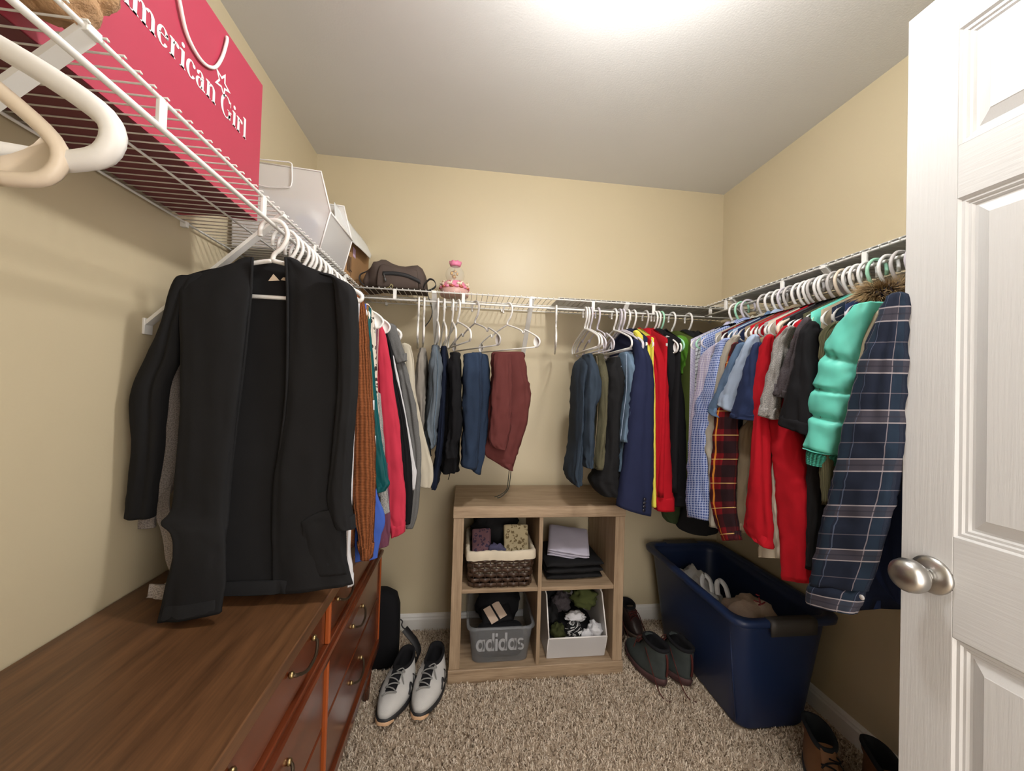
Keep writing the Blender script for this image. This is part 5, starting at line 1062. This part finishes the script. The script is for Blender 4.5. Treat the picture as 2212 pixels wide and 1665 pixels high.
# ================================================================== SHOES
def shoe(name, label, L, wd, hh, up, sole, lining, loc, rz, toe_mat=None, kind='sneaker', lace=None, group=None, accent=None):
    """local +x = toe; rings climb from the sole to the collar"""
    r = thing(name, label, 'boot' if kind == 'boot' else 'shoe', loc, rz, group); n = 40
    def outline(xb, xf, w, z, zf=0.0, zh=0.0):
        P = []
        for k in range(n):
            q = 2*PI*k/n; c, s = math.cos(q), math.sin(q); t = (math.copysign(abs(c)**.72, c)+1)/2; x = xb+(xf-xb)*t
            wl = w*(.80+.30*math.sin(PI*min(1, t*1.05))*(1.0) - .10*(1-t)) if xf-xb > .16 else w
            y = wl*math.copysign(abs(s)**.8, s)+.006*math.sin(PI*t)
            P.append((x, y, z+zf*t**2+zh*(1-t)**2))
        return P
    spring = .016
    lob = lambda nm, g, m, pr, *q: obj(nm, g, m, pr, local=True)
    lob('sole', loft([outline(.01, L-.02, wd*.90, .001, spring, .006), outline(0, L-.004, wd*1.0, .006, spring, .006), outline(-.006, L+.002, wd*1.06, .020, spring*.8, .010), outline(-.004, L, wd*1.03, .030, spring*.5, .010), outline(.004, L-.01, wd*.92, .033, spring*.5, .010)]), sole, r)
    if kind == 'sneaker': prof = [(0, L-.004, wd*.98, .028, .008, .008), (-.003, L-.008, wd*.99, .044, .010, .008), (-.004, L-.022, wd*.96, .060, .008, .010), (-.004, L*.82, wd*.88, .073, .004, .012), (-.005, L*.66, wd*.76, .080, .004, .012), (-.006, L*.54, wd*.68, .090, .006, .012), (-.006, L*.45, wd*.60, .098, .010, .014)]
    else: prof = [(0, L-.004, wd*.98, .030, .004, .004), (-.003, L-.010, wd*.98, .046, .006, .006), (-.004, L-.03, wd*.95, .062, .004, .008), (-.004, L*.80, wd*.86, .076, .002, .01), (-.004, L*.66, wd*.76, .092, 0, .01), (-.004, L*.54, wd*.72, .108, 0, .01), (-.006, L*.49, wd*.70, hh*.80, 0, .006), (-.008, L*.47, wd*.72, hh, -.004, .0)]
    rings = [outline(*p) for p in prof]
    upo = lob('upper', loft(rings, True, False), up, r)
    last = prof[-1]; xb, xf, w, z, zf, zh = last
    lob('collar', loft([outline(xb-.001, xf+.001, w*1.02, z-.010, zf, zh), outline(xb-.003, xf+.004, w*1.10, z-.004, zf, zh), outline(xb-.002, xf+.003, w*1.08, z+.004, zf, zh), outline(xb+.005, xf-.005, w*.84, z+.005, zf, zh), outline(xb+.010, xf-.006, w*.74, z-.012, zf*.8, zh*.8), outline(xb+.012, xf, w*.72, z*.45, 0, 0)], False, True), lining, r)
    if accent:
        for s in (-1, 1):
            lob('side_stripe', tube([(L*.62, s*wd*1.03+.005, .050), (L*.52, s*wd*.92+.006, .072), (L*.48, s*wd*1.03+.006, .052), (L*.38, s*wd*.86+.006, .076), (L*.33, s*wd*.98+.005, .052)], .0050, 6, 4), accent, upo)
        lob('toe_guard', loft([[(L-.030*abs(a)**3+dx, a*wd*.62, z+spring*.8*(1-.4*abs(a))) for a in [k/8-1 for k in range(17)]] for dx, z in ((.003, .009), (.0035, .016), (.0, .024), (-.01, .028))], False, False, False), toe_mat or accent, upo)
    if kind == 'boot' and toe_mat: lob('toe_cap', loft([[(L*.72+(L*.27)*math.cos(a)*1.0-d, wd*.97*math.sin(a)*(1-d*4), z) for a in [-PI/2+PI*k/16 for k in range(17)]] for d, z in ((-.001, .032), (0, .048), (.008, .062))], False, False, False), toe_mat, upo)
    if lace:
        xs0, xs1 = (L*.50, L*.74) if kind == 'sneaker' else (L*.50, L*.62)
        def top_z(x):
            zz = [(p[1], p[3]+p[4]) for p in prof]
            for (x0, z0), (x1, z1) in zip(zz, zz[1:]):
                if x1 <= x <= x0: return z0+(z1-z0)*(x0-x)/(x0-x1+1e-9)
            return zz[-1][1]
        tg = lob('tongue', loft([[(x, y, top_z(x)+.002+.003*(1-abs(y)/.02)) for y in (-.02, -.01, 0, .01, .02)] for x in [xs0-.03+(xs1-xs0+.03)*k/6 for k in range(7)]], False, False, False), lining if kind == 'sneaker' else up, r)
        for k in range(5):
            x = xs0+(xs1-xs0)*k/4; s = 1 if k % 2 else -1
            lob('lace', tube([(x, -.024*s, top_z(x)+.001), (x+.005, -.008*s, top_z(x+.005)+.008), (x+.010, .010*s, top_z(x+.01)+.008), (x+.016, .025*s, top_z(x+.016)+.000)], .0026, 6, 4), lace, r)
        lob('lace', tube([(xs0+.0, .0, top_z(xs0)+.010), (xs0+.015, .028, top_z(xs0)+.006), (xs0+.035, .046, .055), (xs0+.06, .058, .02)], .0022, 6, 5), lace, r)
        lob('lace', tube([(xs0+.0, .0, top_z(xs0)+.010), (xs0-.012, .020, top_z(xs0)+.014), (xs0-.004, .032, top_z(xs0)+.004), (xs0+.006, .014, top_z(xs0)+.012)], .0022, 6, 5), lace, r)
    return r
M_mesh = NT('pale grey shoe mesh'); M_mesh.p(Roughness=.85, Base_Color=M_mesh.mix(M_mesh.noise(M_mesh.coords(), 9, 3), C(168, 168, 168), C(206, 204, 200))); M_mesh.bump(M_mesh.noise(M_mesh.coords(), 700, 2), .5, .001); M_mesh = M_mesh.m
M_bsole = plain('black rubber', (.016, .016, .018, 1), .6); M_blin = fabric('black shoe lining', (.01, .01, .012, 1)); M_gum = plain('peach gum rubber', C(206, 168, 132), .6); M_glace = fabric('grey shoelace', C(150, 150, 148))
def face(toe, heel): return math.atan2(toe[1]-heel[1], toe[0]-heel[0])
sn = 'white running shoes beside the dresser'
for lab, heel, toe in (('pale grey running shoe with black collar, nearer the dresser', (.578, -.305), (.528, -.590)), ('pale grey running shoe with black collar, nearer the cube shelf', (.702, -.290), (.652, -.585))):
    shoe('running_shoe', lab, .292, .057, .10, M_mesh, M_bsole, M_blin, (heel[0], heel[1], .004), face(toe, heel), M_gum, 'sneaker', M_glace, sn, M_bsole)
M_dkleaf = NT('dark green nubuck'); M_dkleaf.p(Roughness=.8, Base_Color=M_dkleaf.mix(M_dkleaf.noise(M_dkleaf.coords(), 20, 3), C(40, 46, 46), C(64, 72, 70))); M_dkleaf.bump(M_dkleaf.noise(M_dkleaf.coords(), 300, 3), .3, .001); M_dkleaf = M_dkleaf.m
M_brleaf = plain('dark brown leather', C(54, 42, 40), .4, var=.15); M_brsole = plain('brown rubber sole', C(86, 70, 58), .7); M_rlace = fabric('dark red shoelace', C(86, 42, 38))
hk = 'hiking boots beside the blue tote'
for lab, heel, toe in (('dark green hiking boot, heel toward the room, nearer the cube shelf', (1.672, -.492), (1.628, -.215)), ('dark green hiking boot, heel toward the room, touching the blue tote', (1.780, -.500), (1.750, -.215))):
    b = shoe('hiking_boot', lab, .275, .050, .165, M_dkleaf, plain('maroon lug sole', C(70, 44, 44), .7), M_blin, (heel[0], heel[1], .004), face(toe, heel), None, 'boot', M_rlace, hk)
    obj('heel_tab', tube([(-.012, 0, .06), (-.016, .0, .09), (-.014, 0, .13), (-.006, 0, .15)], .0045, 8, 4), M_rlace, b, local=True)
    obj('loose_lace', tube([(.11, .03, .14), (.02, .058, .10), (-.02, .05, .03), (-.05, .04, .004), (-.07, .02, .003)], .002, 6, 6), M_rlace, b, local=True)
ls = 'brown leather shoes behind the hiking boots'
for lab, x in (('dark brown leather ankle shoe half hidden behind the cube shelf', 1.592), ('dark brown leather ankle shoe standing against the end wall', 1.692)):
    shoe('leather_shoe', lab, .185, .043, .128, M_brleaf, M_brsole, M_blin, (x, -.022, .004), -PI/2+.03, None, 'boot', M_rlace, ls)
M_tan = plain('tan nubuck leather', C(112, 76, 46), .7, var=.15, bump=.3, bscale=250)
wb = 'work boots in the lower right corner'
for lab, heel, rz in (('tan work boot with dark collar, nearer the blue tote', (2.02, -.83), -PI/2-.45), ('tan work boot with dark collar, nearer the door', (2.135, -.93), -PI/2-.45)):
    shoe('work_boot', lab, .29, .050, .150, M_tan, M_bsole, fabric('charcoal padded collar', C(34, 38, 42)), (heel[0], heel[1], .004), rz, None, 'boot', F_black, wb)
# ================================================================== BLACK SHOULDER BAG BY THE DRESSER
sbg = thing('shoulder_bag', 'black shoulder bag with loose strap on the carpet behind the dresser end', 'shoulder bag', (.43, -.25, 0))
rr = []
for k, (z, s) in enumerate(((.004, .80), (.02, 1), (.15, 1.02), (.26, 1.0), (.31, .86), (.335, .5))):
    rr.append([(.425+.100*s*math.copysign(abs(math.cos(2*PI*j/32))**.6, math.cos(2*PI*j/32)), -.235+.055*s*math.copysign(abs(math.sin(2*PI*j/32))**.6, math.sin(2*PI*j/32)), z) for j in range(32)])
obj('bag_body', loft(rr), F_black2, sbg)
obj('buckle', tube([(.528, -.25, .205), (.540, -.25, .195), (.538, -.25, .178), (.545, -.25, .165), (.556, -.252, .16)], .003, 8, 5), M_blk, sbg)
strap([(.552, -.255, .163), (.575, -.262, .140), (.605, -.268, .105), (.622, -.272, .06), (.606, -.262, .024), (.56, -.24, .012), (.51, -.25, .010), (.46, -.275, .012)], .036, (.35, 1, .35), M_blk, sbg, 'strap')
